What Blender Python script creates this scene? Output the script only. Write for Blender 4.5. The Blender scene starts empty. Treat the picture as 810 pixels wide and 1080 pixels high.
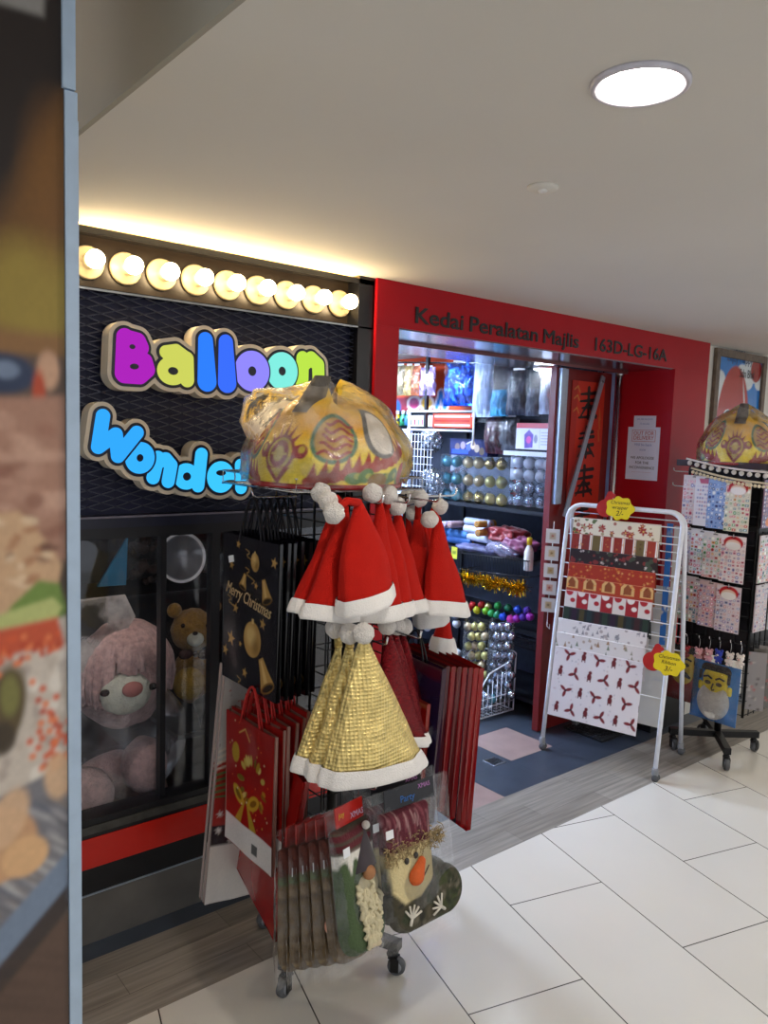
import bpy, math, random
import numpy as np
from mathutils import Vector, Matrix, noise
R = math.radians
COL = bpy.context.scene.collection
rnd = random.Random(7)

# ------------------------------------------------------------------ camera
# world: X along the shop front (to the right), Y into the shop, Z up, metres
FPX, EYE = 825.156, 1.65
CR = np.array([.774, -.633, .034]); CU = None
yaw, pitch, roll = 0.688846, 0.0987076, 0.0341655
_f = np.array([math.sin(yaw)*math.cos(pitch), math.cos(yaw)*math.cos(pitch), -math.sin(pitch)])
_r = np.array([math.cos(yaw), -math.sin(yaw), 0.]); _u = np.cross(_r, _f)
CR = math.cos(roll)*_r + math.sin(roll)*_u
CU = -math.sin(roll)*_r + math.cos(roll)*_u
CF = _f
cam = bpy.data.cameras.new('camera'); camo = bpy.data.objects.new('camera', cam); COL.objects.link(camo)
cam.sensor_fit = 'HORIZONTAL'; cam.sensor_width = 36; cam.lens = FPX/810*36; cam.clip_start = .02
camo.matrix_world = Matrix(((CR[0], CU[0], -CF[0], 0), (CR[1], CU[1], -CF[1], 0), (CR[2], CU[2], -CF[2], EYE), (0, 0, 0, 1)))
bpy.context.scene.camera = camo

def at(px, py, X=None, Y=None, Z=None):
    """a measured point of the photograph on a plane of the place"""
    d = CR*(px-405)/FPX - CU*(py-540)/FPX + CF
    if X is not None: k = X/d[0]
    elif Y is not None: k = Y/d[1]
    else: k = (Z-EYE)/d[2]
    return Vector((d[0]*k, d[1]*k, EYE+d[2]*k))

# ------------------------------------------------------------------ colour + materials
def lin(c):
    if isinstance(c, str):
        c = c.lstrip('#'); c = [int(c[i:i+2], 16)/255 for i in (0, 2, 4)]
    return tuple(x/12.92 if x <= .04045 else ((x+.055)/1.055)**2.4 for x in c)

def nt(name):
    m = bpy.data.materials.new(name); m.use_nodes = True
    t = m.node_tree; t.nodes.clear()
    out = t.nodes.new('ShaderNodeOutputMaterial')
    return m, t, out

def mat(name, c, rough=.5, metal=0., var=.12, scale=30., bump=0., bscale=None, spec=.5, coat=0., sheen=0., sub=0.):
    """principled surface whose colour and roughness wander with noise"""
    m, t, out = nt(name); N, L = t.nodes, t.links
    b = N.new('ShaderNodeBsdfPrincipled'); L.new(b.outputs[0], out.inputs[0])
    tc = N.new('ShaderNodeTexCoord'); nz = N.new('ShaderNodeTexNoise')
    nz.inputs['Scale'].default_value = scale; nz.inputs['Detail'].default_value = 3
    L.new(tc.outputs['Object'], nz.inputs['Vector'])
    rp = N.new('ShaderNodeValToRGB'); L.new(nz.outputs[0], rp.inputs[0])
    l = lin(c)
    rp.color_ramp.elements[0].position = .3; rp.color_ramp.elements[1].position = .7
    rp.color_ramp.elements[0].color = (*[x*(1-var) for x in l], 1)
    rp.color_ramp.elements[1].color = (*[min(1, x*(1+var)) for x in l], 1)
    L.new(rp.outputs[0], b.inputs['Base Color'])
    b.inputs['Roughness'].default_value = rough; b.inputs['Metallic'].default_value = metal
    b.inputs['Specular IOR Level'].default_value = spec
    b.inputs['Coat Weight'].default_value = coat; b.inputs['Sheen Weight'].default_value = sheen
    if bump:
        n2 = N.new('ShaderNodeTexNoise'); n2.inputs['Scale'].default_value = bscale or scale; n2.inputs['Detail'].default_value = 4
        L.new(tc.outputs['Object'], n2.inputs['Vector'])
        bp = N.new('ShaderNodeBump'); bp.inputs['Strength'].default_value = bump; bp.inputs['Distance'].default_value = .01
        L.new(n2.outputs[0], bp.inputs['Height']); L.new(bp.outputs[0], b.inputs['Normal'])
    return m

def printed(name, rough=.4, coat=0., bump=0., bscale=40., metal=0.):
    """printed or dyed surface: the mesh carries its own print"""
    m, t, out = nt(name); N, L = t.nodes, t.links
    b = N.new('ShaderNodeBsdfPrincipled'); L.new(b.outputs[0], out.inputs[0])
    a = N.new('ShaderNodeVertexColor'); a.layer_name = 'Col'
    L.new(a.outputs[0], b.inputs['Base Color'])
    b.inputs['Roughness'].default_value = rough; b.inputs['Coat Weight'].default_value = coat; b.inputs['Metallic'].default_value = metal
    if bump:
        tc = N.new('ShaderNodeTexCoord'); n2 = N.new('ShaderNodeTexNoise'); n2.inputs['Scale'].default_value = bscale; n2.inputs['Detail'].default_value = 4
        L.new(tc.outputs['Object'], n2.inputs['Vector'])
        bp = N.new('ShaderNodeBump'); bp.inputs['Strength'].default_value = bump; bp.inputs['Distance'].default_value = .01
        L.new(n2.outputs[0], bp.inputs['Height']); L.new(bp.outputs[0], b.inputs['Normal'])
    return m

def glow(name, c, s):
    m, t, out = nt(name)
    e = t.nodes.new('ShaderNodeEmission'); e.inputs[0].default_value = (*lin(c), 1); e.inputs[1].default_value = s
    t.links.new(e.outputs[0], out.inputs[0]); return m

def film(name, tint='ffffff', haze=.12, rough=.12, scale=25., bump=.6):
    """clear plastic film or glass: see-through, with glossy glints and a little milky haze"""
    m, t, out = nt(name); N, L = t.nodes, t.links
    tr = N.new('ShaderNodeBsdfTransparent'); tr.inputs[0].default_value = (*[.7+.3*x for x in lin(tint)], 1)
    df = N.new('ShaderNodeBsdfDiffuse'); df.inputs[0].default_value = (*lin(tint), 1)
    gl = N.new('ShaderNodeBsdfGlossy'); gl.inputs[0].default_value = (1, 1, 1, 1); gl.inputs['Roughness'].default_value = rough
    m1, m2 = N.new('ShaderNodeMixShader'), N.new('ShaderNodeMixShader')
    fr = N.new('ShaderNodeFresnel'); fr.inputs[0].default_value = 1.4
    tc = N.new('ShaderNodeTexCoord'); nz = N.new('ShaderNodeTexNoise'); nz.inputs['Scale'].default_value = scale; nz.inputs['Detail'].default_value = 5
    L.new(tc.outputs['Object'], nz.inputs['Vector'])
    ml = N.new('ShaderNodeMath'); ml.operation = 'MULTIPLY_ADD'; ml.use_clamp = True; L.new(nz.outputs[0], ml.inputs[0]); ml.inputs[1].default_value = haze*3; ml.inputs[2].default_value = -haze
    L.new(ml.outputs[0], m1.inputs[0]); L.new(tr.outputs[0], m1.inputs[1]); L.new(df.outputs[0], m1.inputs[2])
    L.new(fr.outputs[0], m2.inputs[0]); L.new(m1.outputs[0], m2.inputs[1]); L.new(gl.outputs[0], m2.inputs[2]); L.new(m2.outputs[0], out.inputs[0])
    if bump:
        bp = N.new('ShaderNodeBump'); bp.inputs['Strength'].default_value = bump; bp.inputs['Distance'].default_value = .01
        L.new(nz.outputs[0], bp.inputs['Height']); L.new(bp.outputs[0], gl.inputs['Normal']); L.new(bp.outputs[0], fr.inputs[1]); L.new(bp.outputs[0], df.inputs['Normal'])
    return m

# ------------------------------------------------------------------ mesh builder
class MB:
    def __init__(s): s.v, s.f, s.m, s.c, s.M, s.sm = [], [], [], [], None, []
    def add(s, vs, fs, mi=0, col=None, smooth=False):
        o = len(s.v)
        for i, p in enumerate(vs):
            p = Vector(p)
            if s.M is not None: p = s.M @ p
            s.v.append(p)
            s.c.append((1, 1, 1) if col is None else (col if not isinstance(col, (list, np.ndarray)) else col[i]))
        for f in fs: s.f.append([o+k for k in f]); s.m.append(mi); s.sm.append(smooth)
        return s
    def box(s, c, d, mi=0, col=None, M=None):
        x, y, z = [k/2 for k in d]; c = Vector(c)
        vs = [Vector(p) for p in ((-x,-y,-z),(x,-y,-z),(x,y,-z),(-x,y,-z),(-x,-y,z),(x,-y,z),(x,y,z),(-x,y,z))]
        if M is not None: vs = [M @ p for p in vs]
        return s.add([c+p for p in vs], [(0,3,2,1),(4,5,6,7),(0,1,5,4),(1,2,6,5),(2,3,7,6),(3,0,4,7)], mi, col)
    def bb(s, lo, hi, mi=0, col=None):
        return s.box([(a+b)/2 for a, b in zip(lo, hi)], [b-a for a, b in zip(lo, hi)], mi, col)
    def tube(s, pts, r, n=8, mi=0, closed=False, col=None):
        pts = [Vector(p) for p in pts]; k = len(pts); vs = []; fs = []
        up = None
        for i, p in enumerate(pts):
            a = pts[i-1] if (i or closed) else p; b = pts[(i+1) % k] if (i < k-1 or closed) else p
            t = (b-a).normalized() if (b-a).length > 1e-9 else Vector((0, 0, 1))
            if up is None:
                up = t.orthogonal().normalized()
            else:
                up = (up - t*up.dot(t)); up = up.normalized() if up.length > 1e-6 else t.orthogonal().normalized()
            w = t.cross(up); rr = r[i] if isinstance(r, (list, tuple)) else r
            for j in range(n):
                an = 2*math.pi*j/n; vs.append(p + (up*math.cos(an)+w*math.sin(an))*rr)
        for i in range(k if closed else k-1):
            for j in range(n):
                a, b = i*n+j, i*n+(j+1) % n; i2 = (i+1) % k
                fs.append((a, b, i2*n+(j+1) % n, i2*n+j))
        if not closed: fs += [tuple(range(n))[::-1], tuple((k-1)*n+j for j in range(n))]
        return s.add(vs, fs, mi, col, True)
    def lathe(s, prof, n=24, mi=0, M=None, col=None, c=(0, 0, 0), sx=1, sy=1):
        vs = []; fs = []; c = Vector(c)
        for (r, z) in prof:
            for j in range(n):
                a = 2*math.pi*j/n; p = Vector((r*math.cos(a)*sx, r*math.sin(a)*sy, z))
                vs.append(c + (M @ p if M is not None else p))
        for i in range(len(prof)-1):
            for j in range(n):
                fs.append((i*n+j, i*n+(j+1) % n, (i+1)*n+(j+1) % n, (i+1)*n+j))
        fs += [tuple(range(n))[::-1], tuple((len(prof)-1)*n+j for j in range(n))]
        return s.add(vs, fs, mi, col, True)
    def ball(s, c, r, seg=12, rings=8, mi=0, col=None, M=None, jitter=0., jf=40.):
        rr = Vector(r) if not isinstance(r, (int, float)) else Vector((r, r, r)); c = Vector(c)
        def P(d):
            q = Vector((d.x*rr.x, d.y*rr.y, d.z*rr.z))
            if jitter: q *= 1+jitter*noise.noise((q+c)*jf)
            return c + (M @ q if M is not None else q)
        vs = [P(Vector((0, 0, -1)))]; fs = []
        for i in range(1, rings):
            p = -math.pi/2+math.pi*i/rings
            for j in range(seg):
                a = 2*math.pi*j/seg; vs.append(P(Vector((math.cos(p)*math.cos(a), math.cos(p)*math.sin(a), math.sin(p)))))
        vs.append(P(Vector((0, 0, 1))))
        for j in range(seg): fs.append((0, 1+(j+1) % seg, 1+j))
        for i in range(rings-2):
            for j in range(seg):
                a, b = 1+i*seg+j, 1+i*seg+(j+1) % seg; fs.append((a, b, b+seg, a+seg))
        k = len(vs)-1
        for j in range(seg): fs.append((k, k-seg+j, k-seg+(j+1) % seg))
        return s.add(vs, fs, mi, col, True)
    def grid(s, nx, ny, fn, mi=0, img=None, smooth=True, col=None, wrap=False):
        """fn(u, v) -> point, u, v in 0..1 ; img = ny x nx x 3 print, row 0 at v = 0"""
        vs = []; cs = []; fs = []
        for j in range(ny):
            for i in range(nx):
                vs.append(fn(i/(nx-1) if not wrap else i/nx, j/(ny-1)))
                if img is not None: cs.append(tuple(img[j, i]))
        for j in range(ny-1):
            for i in range(nx if wrap else nx-1):
                i2 = (i+1) % nx; fs.append((j*nx+i, j*nx+i2, (j+1)*nx+i2, (j+1)*nx+i))
        return s.add(vs, fs, mi, cs if img is not None else col, smooth)
    def plate(s, S, x0, z0, d, y0, y1, mf=0, ms=None, puff=0., edge=.02, img=None, warp=None):
        """fill S < 0 (a distance field on a grid) as a solid between depths y0 (back) and y1 (front, towards -Y)"""
        ny, nx = S.shape; ins = S < 0
        any_ = ins[:-1, :-1] | ins[1:, :-1] | ins[:-1, 1:] | ins[1:, 1:]
        idx = {}; P = []; D = []; Cc = []; faces = []; rim = []
        def vert(key, x, z, dist, c):
            if key not in idx: idx[key] = len(P); P.append((x0+x*d, z0+z*d)); D.append(dist); Cc.append(c)
            return idx[key]
        for j, i in np.argwhere(any_):
            cs = ((i, j), (i+1, j), (i+1, j+1), (i, j+1)); poly = []; cross = []
            for k in range(4):
                (xa, za), (xb, zb) = cs[k], cs[(k+1) % 4]; sa, sb = S[za, xa], S[zb, xb]
                if sa < 0: poly.append(vert((xa, za), xa, za, sa, img[za, xa] if img is not None else None))
                if (sa < 0) != (sb < 0):
                    t = sa/(sa-sb); key = ((xa, za), (xb, zb)) if (xa, za) < (xb, zb) else ((xb, zb), (xa, za))
                    q = vert(key, xa+(xb-xa)*t, za+(zb-za)*t, 0., (img[za, xa] if sa < 0 else img[zb, xb]) if img is not None else None)
                    poly.append(q); cross.append((q, sa < 0))
            if len(poly) > 2: faces.append(poly)
            for k in range(len(cross)):
                if cross[k][1]: rim.append((cross[k][0], cross[(k+1) % len(cross)][0]))
        n = len(P); ym = (y0+y1)/2
        def prof(q): return math.sqrt(max(0., 1-(1-min(1., -q/edge))**2))
        fr, bk = [], []
        for (x, z), q in zip(P, D):
            if puff: yf = ym-(ym-y1+puff)*prof(q) if q < 0 else ym; yb = ym+(ym-y1)*prof(q)
            else: yf, yb = y1, y0
            fr.append(Vector((x, yf, z))); bk.append(Vector((x, yb, z)))
        if warp: fr = [warp(p) for p in fr]; bk = [warp(p) for p in bk]
        cc = [tuple(c) for c in Cc] if img is not None else None
        o = len(s.v)
        s.add(fr, faces, mf, cc, bool(puff)); s.add(bk, [f[::-1] for f in faces], mf if ms is None else ms, cc, bool(puff))
        s.f += [[o+a, o+n+a, o+n+b, o+b] for a, b in rim]; s.m += [mf if ms is None else ms]*len(rim); s.sm += [bool(puff)]*len(rim)
        return s
    def build(s, name, mats, parent=None, loc=(0, 0, 0), rot=None, label=None, cat=None, group=None, kind=None, bevel=0.):
        me = bpy.data.meshes.new(name); me.from_pydata([tuple(p) for p in s.v], [], s.f)
        if not isinstance(mats, (list, tuple)): mats = [mats]
        for m in mats: me.materials.append(m)
        me.polygons.foreach_set('material_index', s.m); me.polygons.foreach_set('use_smooth', s.sm)
        if any(c != (1, 1, 1) for c in s.c):
            a = me.color_attributes.new('Col', 'FLOAT_COLOR', 'POINT')
            a.data.foreach_set('color', np.array([(*c, 1.) for c in s.c], dtype=np.float32).ravel())
        me.update()
        o = bpy.data.objects.new(name, me); COL.objects.link(o)
        o.location = loc
        if rot: o.rotation_euler = rot
        if parent: o.parent = parent
        if bevel:
            b = o.modifiers.new('bevel', 'BEVEL'); b.width = bevel; b.segments = 2; b.limit_method = 'ANGLE'
        tag(o, label, cat, group, kind)
        return o

def tag(o, label=None, cat=None, group=None, kind=None):
    for k, v in (('label', label), ('category', cat), ('group', group), ('kind', kind)):
        if v: o[k] = v
    return o
def thing(name, label, cat, loc=(0, 0, 0), rot=(0, 0, 0), group=None):
    o = bpy.data.objects.new(name, None); COL.objects.link(o); o.empty_display_size = .05
    o.location = loc; o.rotation_euler = rot
    return tag(o, label, cat, group)
def dup(root, loc, rot=None, label=None, group=None, scale=None):
    def cp(o, par):
        c = o.copy(); COL.objects.link(c)
        if par: c.parent = par
        for ch in list(o.children): cp(ch, c)
        return c
    c = cp(root, None); c.location = loc
    if rot is not None: c.rotation_euler = rot
    if scale: c.scale = scale
    if label: c['label'] = label
    if group: c['group'] = group
    return c
def text(name, body, size, m, parent=None, loc=(0, 0, 0), rot=(R(90), 0, 0), extrude=.0006, sx=1., shear=0., fat=0., align='CENTER', spacing=1., line=1., bev=0.):
    """lettering cut as a mesh"""
    cu = bpy.data.curves.new(name, 'FONT'); cu.body = body; cu.size = size; cu.extrude = extrude; cu.align_x = align; cu.align_y = 'CENTER'
    cu.shear = shear; cu.offset = fat; cu.space_character = spacing; cu.space_line = line; cu.resolution_u = 3; cu.bevel_depth = bev
    o = bpy.data.objects.new(name, cu); COL.objects.link(o)
    dg = bpy.context.evaluated_depsgraph_get(); me = bpy.data.meshes.new_from_object(o.evaluated_get(dg))
    bpy.data.objects.remove(o); bpy.data.curves.remove(cu)
    o = bpy.data.objects.new(name, me); me.name = name; COL.objects.link(o); me.materials.clear(); me.materials.append(m)
    o.location = loc; o.rotation_euler = rot; o.scale = (sx, 1, 1)
    if parent: o.parent = parent
    return o

# ------------------------------------------------------------------ prints
class Canvas:
    """a small raster print in metres, origin at the lower left corner"""
    def __init__(s, w, h, nx, ny, bg):
        s.w, s.h, s.nx, s.ny = w, h, nx, ny
        s.x, s.z = np.meshgrid(np.linspace(0, w, nx), np.linspace(0, h, ny)); s.aa = w/(nx-1)
        s.a = np.zeros((ny, nx, 3)); s.a[:] = lin(bg)
    def put(s, sd, c, al=1.):
        k = np.clip(.5-sd/s.aa, 0, 1)[..., None]*al; s.a = s.a*(1-k)+np.array(lin(c))*k; return s
    def ell(s, x, z, rx, rz, c, rot=0., al=1., soft=None):
        ca, sa = math.cos(rot), math.sin(rot); X, Z = (s.x-x)*ca+(s.z-z)*sa, -(s.x-x)*sa+(s.z-z)*ca
        sd = (np.hypot(X/rx, Z/rz)-1)*min(rx, rz)
        if soft: k = np.clip(.5-sd/soft, 0, 1)[..., None]*al; s.a = s.a*(1-k)+np.array(lin(c))*k; return s
        return s.put(sd, c, al)
    def rect(s, x0, z0, x1, z1, c, al=1.):
        sd = np.maximum(np.maximum(x0-s.x, s.x-x1), np.maximum(z0-s.z, s.z-z1)); return s.put(sd, c, al)
    def line(s, pts, w, c, al=1.):
        for (a, b), (e, f) in zip(pts[:-1], pts[1:]): s.put(seg(s.x, s.z, a, b, w/2, e, f, w/2), c, al)
        return s
    def poly(s, pts, c, al=1., soft=None):
        ins = np.zeros(s.x.shape, bool); dm = np.full(s.x.shape, 1e9); k = len(pts)
        for i in range(k):
            (xa, za), (xb, zb) = pts[i], pts[(i+1) % k]
            cr = ((za > s.z) != (zb > s.z)) & (s.x < (xb-xa)*(s.z-za)/((zb-za) or 1e-12)+xa); ins ^= cr
            dm = np.minimum(dm, seg(s.x, s.z, xa, za, 0, xb, zb, 0))
        sd = np.where(ins, -dm, dm)
        if soft: q = np.clip(.5-sd/soft, 0, 1)[..., None]*al; s.a = s.a*(1-q)+np.array(lin(c))*q; return s
        return s.put(sd, c, al)
    def star(s, x, z, r, c, n=5, rot=0., inner=.42):
        return s.poly([(x+(r if i % 2 == 0 else r*inner)*math.sin(rot+math.pi*i/n), z+(r if i % 2 == 0 else r*inner)*math.cos(rot+math.pi*i/n)) for i in range(2*n)], c)
    def speck(s, amt, seed=0, cell=1):
        g = np.random.default_rng(seed).random((s.ny//cell+1, s.nx//cell+1, 1)); g = np.kron(g, np.ones((cell, cell, 1)))[:s.ny, :s.nx]
        s.a = np.clip(s.a*(1-amt/2+amt*g), 0, 1); return s
    def blur(s, n=1, axis=None):
        for _ in range(n):
            for ax in ((0, 1) if axis is None else (axis,)):
                p = np.concatenate([s.a.take([0], ax), s.a, s.a.take([-1], ax)], ax); k = s.a.shape[ax]
                s.a = (p.take(range(0, k), ax)+2*p.take(range(1, k+1), ax)+p.take(range(2, k+2), ax))/4
        return s
def seg(X, Z, x0, z0, r0, x1, z1, r1):
    dx, dz = x1-x0, z1-z0; L2 = dx*dx+dz*dz or 1e-12
    t = np.clip(((X-x0)*dx+(Z-z0)*dz)/L2, 0, 1)
    return np.hypot(X-x0-t*dx, Z-z0-t*dz)-(r0+(r1-r0)*t)
def field(x0, z0, x1, z1, d):
    return np.meshgrid(np.arange(x0, x1+d, d), np.arange(z0, z1+d, d))
def sheet(canvas, thick=.001, mi=0, bulge=0., curl=0., mb=None, back=None):
    """a printed card, centred in x, hanging down from z = 0, facing -Y; rim and back included"""
    mb = mb or MB(); w, h = canvas.w, canvas.h
    f = lambda u, v: (u*w-w/2, -bulge*math.sin(math.pi*u)*math.sin(math.pi*v)-curl*(1-v)**2-thick/2, v*h-h)
    mb.grid(canvas.nx, canvas.ny, f, mi, canvas.a)
    g = lambda u, v: (w/2-u*w, -bulge*math.sin(math.pi*u)*math.sin(math.pi*v)-curl*(1-v)**2+thick/2, v*h-h)
    bc = back or tuple(canvas.a.mean((0, 1))); n2 = 6
    mb.grid(n2, n2, g, mi, None, True, bc)
    for x in (-w/2, w/2): mb.add([(x, -thick/2, 0), (x, thick/2, 0), (x, thick/2-curl, -h), (x, -thick/2-curl, -h)], [(0, 1, 2, 3) if x > 0 else (3, 2, 1, 0)], mi, bc)
    mb.add([(-w/2, -thick/2-curl, -h), (w/2, -thick/2-curl, -h), (w/2, thick/2-curl, -h), (-w/2, thick/2-curl, -h)], [(3, 2, 1, 0)], mi, bc)
    return mb
ORD = ['first', 'second', 'third', 'fourth', 'fifth', 'sixth', 'seventh', 'eighth', 'ninth', 'tenth', 'eleventh', 'twelfth']
# ------------------------------------------------------------------ shared materials
M = dict(
 red_gloss=mat('red_laminate', 'a80f1b', .4, var=.06, scale=4, spec=.22),
 red_stripe=mat('red_stripe', 'c01f14', .25, var=.05, scale=5),
 black=mat('black_lacquer', '0c0c10', .35, var=.3), black_metal=mat('black_powder_metal', '121214', .42, .3, var=.25),
 navy=mat('navy_panel', '0a0f33', .6, var=.3, scale=6), wall_white=mat('white_paint', 'dcd8ce', .7, var=.03, scale=3, bump=.05, bscale=60),
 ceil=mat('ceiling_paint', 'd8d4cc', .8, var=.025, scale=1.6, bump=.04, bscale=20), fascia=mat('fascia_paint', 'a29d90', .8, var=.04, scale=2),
 plinth=mat('plinth_tile', '5e5b57', .3, var=.15, scale=8), steel=mat('brushed_steel', 'b4b8bc', .25, 1., var=.1, scale=40), chrome=mat('chrome', 'e0e2e4', .2, 1., var=.05),
 alu=mat('aluminium', 'a9b6c6', .35, .7, var=.06), white_metal=mat('white_enamel', 'e4e8f0', .3, .0, var=.04), cream=mat('cream_acrylic', 'cfc3b0', .45, var=.05),
 dark=mat('display_backdrop', '0c0a0c', .7, var=.4, scale=7), rubber=mat('grey_rubber', '55575a', .55, var=.15), paper=mat('white_paper', 'eceef2', .6, var=.03),
 ink=mat('black_ink', '1a1416', .5, var=.1), red_ink=mat('red_ink', 'b5443c', .5, var=.1), gold_ink=mat('gold_ink', 'b08d52', .35, .5, var=.2),
 white=mat('white_plastic', 'e9e9e6', .4, var=.04), grey=mat('grey_plastic', '8c8f94', .45, var=.08), film=film('clear_film', haze=.06, rough=.09, scale=32, bump=.9), glass=film('window_glass', 'eef2ff', .02, .03, 3, 0),
 shop=mat('shop_wall_paint', 'aeb9cc', .7, var=.08, scale=3), print=printed('print_satin', .42), gloss=printed('print_gloss', .22, .4), cloth=printed('printed_cloth', .85, 0, .5, 160),
)
TI = 0.264875
# ------------------------------------------------------------------ floor
def brick_floor(name, w, h, c1, c2, mortar, msz, offs, rough, var, grain=None, coat=0., spec=.5):
    m, t, out = nt(name); N, L = t.nodes, t.links
    b = N.new('ShaderNodeBsdfPrincipled'); L.new(b.outputs[0], out.inputs[0])
    tc = N.new('ShaderNodeTexCoord'); br = N.new('ShaderNodeTexBrick'); L.new(tc.outputs['Object'], br.inputs['Vector'])
    br.offset = offs; br.inputs['Scale'].default_value = 1; br.inputs['Brick Width'].default_value = w; br.inputs['Row Height'].default_value = h
    br.inputs['Mortar Size'].default_value = msz; br.inputs['Mortar Smooth'].default_value = .1; br.inputs['Bias'].default_value = 0
    br.inputs['Color1'].default_value = (*lin(c1), 1); br.inputs['Color2'].default_value = (*lin(c2), 1); br.inputs['Mortar'].default_value = (*lin(mortar), 1)
    nz = N.new('ShaderNodeTexNoise'); nz.inputs['Detail'].default_value = 5; nz.inputs['Scale'].default_value = 1
    mp = N.new('ShaderNodeMapping'); mp.inputs['Scale'].default_value = grain or (6, 6, 6); L.new(tc.outputs['Object'], mp.inputs[0]); L.new(mp.outputs[0], nz.inputs['Vector'])
    rp = N.new('ShaderNodeValToRGB'); L.new(nz.outputs[0], rp.inputs[0]); rp.color_ramp.elements[0].position = .3; rp.color_ramp.elements[1].position = .7
    rp.color_ramp.elements[0].color = (1-var, 1-var, 1-var, 1); rp.color_ramp.elements[1].color = (1, 1, 1, 1)
    mx = N.new('ShaderNodeMix'); mx.data_type = 'RGBA'; mx.blend_type = 'MULTIPLY'; mx.inputs[0].default_value = 1
    L.new(br.outputs[0], mx.inputs[6]); L.new(rp.outputs[0], mx.inputs[7]); L.new(mx.outputs[2], b.inputs['Base Color'])
    b.inputs['Roughness'].default_value = rough; b.inputs['Coat Weight'].default_value = coat; b.inputs['Specular IOR Level'].default_value = spec
    return m
def floor_piece(name, poly, m, origin=(0, 0), ang=0., z=0.):
    ca, sa = math.cos(ang), math.sin(ang)
    vs = [((x-origin[0])*ca+(y-origin[1])*sa, -(x-origin[0])*sa+(y-origin[1])*ca, 0) for x, y in poly]
    return MB().add(vs, [tuple(range(len(vs)))]).build(name, m, None, (origin[0], origin[1], z), (0, 0, ang), kind='structure')
t1 = np.array([math.sin(TI), math.cos(TI)]); t2 = np.array([math.cos(TI), -math.sin(TI)])
o_ = 1.3845*t1+1.535*t2
floor_piece('floor', [(-4, -4), (12, -4), (12, 1.98), (-4, 1.98)],
            brick_floor('polished_white_tile', .811, .4075, 'dedbd2', 'd9d6cd', '4a4640', .0022, .5, .21, .05, (2, 2, 2), .3), o_, math.pi/2-TI)
floor_piece('floor_planks', [(-4, 1.98), (12, 1.98), (12, 2.30), (-4, 2.30)],
            brick_floor('grey_wood_plank', .62, .107, 'a29b91', '827b72', '6a645c', .001, .38, .42, .45, (3, 60, 3)), (.2, 1.98), 0.)
slate = mat('slate_blue_tile', '3c4450', .32, var=.15, scale=9); pink = mat('dusty_pink_tile', '9a817b', .4, var=.1, scale=9); grout = mat('dark_grout', '565c66', .8)
fl = MB(); T = .335
fl.add([(-4, 2.30, -.003), (12, 2.30, -.003), (12, 5.6, -.003), (-4, 5.6, -.003)], [(0, 1, 2, 3)], 2)
for i in range(-6, 8):
    for j in range(0, 10):
        x0 = 2.34+i*T+.001; x1 = x0+T-.002; y0 = max(2.30, 2.22+j*T+.001); y1 = 2.22+(j+1)*T-.001
        fl.add([(x0, y0, 0), (x1, y0, 0), (x1, y1, 0), (x0, y1, 0)], [(0, 1, 2, 3)], 1 if (i, j) in ((0, 0), (2, 1), (0, 3), (-3, 1), (4, 3)) else 0)
fl.build('floor_slate', [slate, pink, grout], kind='structure')
dr = thing('floor_drain', 'small square metal floor drain in the dark tiles at the shop entrance', 'drain', (2.93, 2.60, 0))
MB().box((0, 0, .002), (.085, .085, .004)).build('rim', M['steel'], dr, bevel=.001)
dm = MB()
for k in range(5): dm.box((-.028+.014*k, 0, .0045), (.005, .06, .002))
dm.build('grate', M['black_metal'], dr)
mt = MB().box((3.82, 2.56, .006), (.42, .26, .012))
for i in range(14):
    for j in range(8): mt.box((3.64+.028*i, 2.46+.028*j, .0135), (.018, .018, .004))
mt.build('doormat', mat('black_doormat', '15161a', .9, var=.4, scale=90, bump=.6), label='black doormat lying under the white gift wrap rack', cat='doormat')

# ------------------------------------------------------------------ ceiling
CZ = 2.235
MB().bb((.555, -4, CZ), (12, 2.52, CZ+.1)).build('ceiling', M['ceil'], kind='structure')
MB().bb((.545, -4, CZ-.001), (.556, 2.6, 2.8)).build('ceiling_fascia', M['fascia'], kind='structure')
MB().bb((-4, -4, 2.75), (.545, 2.6, 2.85)).build('ceiling_upper', M['ceil'], kind='structure')

# ------------------------------------------------------------------ shop front, left bay
FY = 2.38
MB().bb((-1, FY, 0), (1.875, 2.48, .163)).build('wall_plinth', M['plinth'], kind='structure')
MB().bb((-1, FY-.004, .163), (1.875, 2.48, .168)).build('trim_1', M['alu'], kind='structure')
MB().bb((-1, FY, .168), (1.875, 2.48, .253)).build('trim_2', M['black'], kind='structure')
MB().bb((-1, FY-.003, .253), (1.875, 2.48, .352)).build('trim_3', M['red_stripe'], kind='structure')
MB().bb((-1, FY, .352), (1.875, 2.48, .366)).build('trim_4', M['black'], kind='structure')
win = MB()
win.bb((-1, FY-.004, .366), (1.875, 2.47, .392))
win.build('window_sill', mat('dull_aluminium', '4c4b48', .45, .5, var=.2), kind='structure')
w1 = MB().bb((-1, 2.415, .392), (1.80, 2.421, 1.335)).build('window_1', M['glass'], kind='structure')
fr = MB()
for xa, xb in ((at(169, 700, Y=2.40)[0], at(176, 700, Y=2.39)[0]), (at(223, 700, Y=2.39)[0], at(232, 700, Y=2.39)[0]), (-.2, -.17)):
    fr.bb((xa, 2.398, .392), (xb, 2.43, 1.335))
fr.bb((-1, FY+.002, 1.30), (1.8, 2.46, 1.335)); fr.bb((-1, FY+.002, .392), (1.8, 2.46, .412))
fr.build('window_frame', mat('black_window_frame', '0b0b12', .4, var=.2), w1)
MB().bb((-1, FY-.006, 1.335), (1.80, 2.47, 1.372)).build('trim_5', mat('navy_beam', '0d1026', .35, var=.2), kind='structure')
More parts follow.
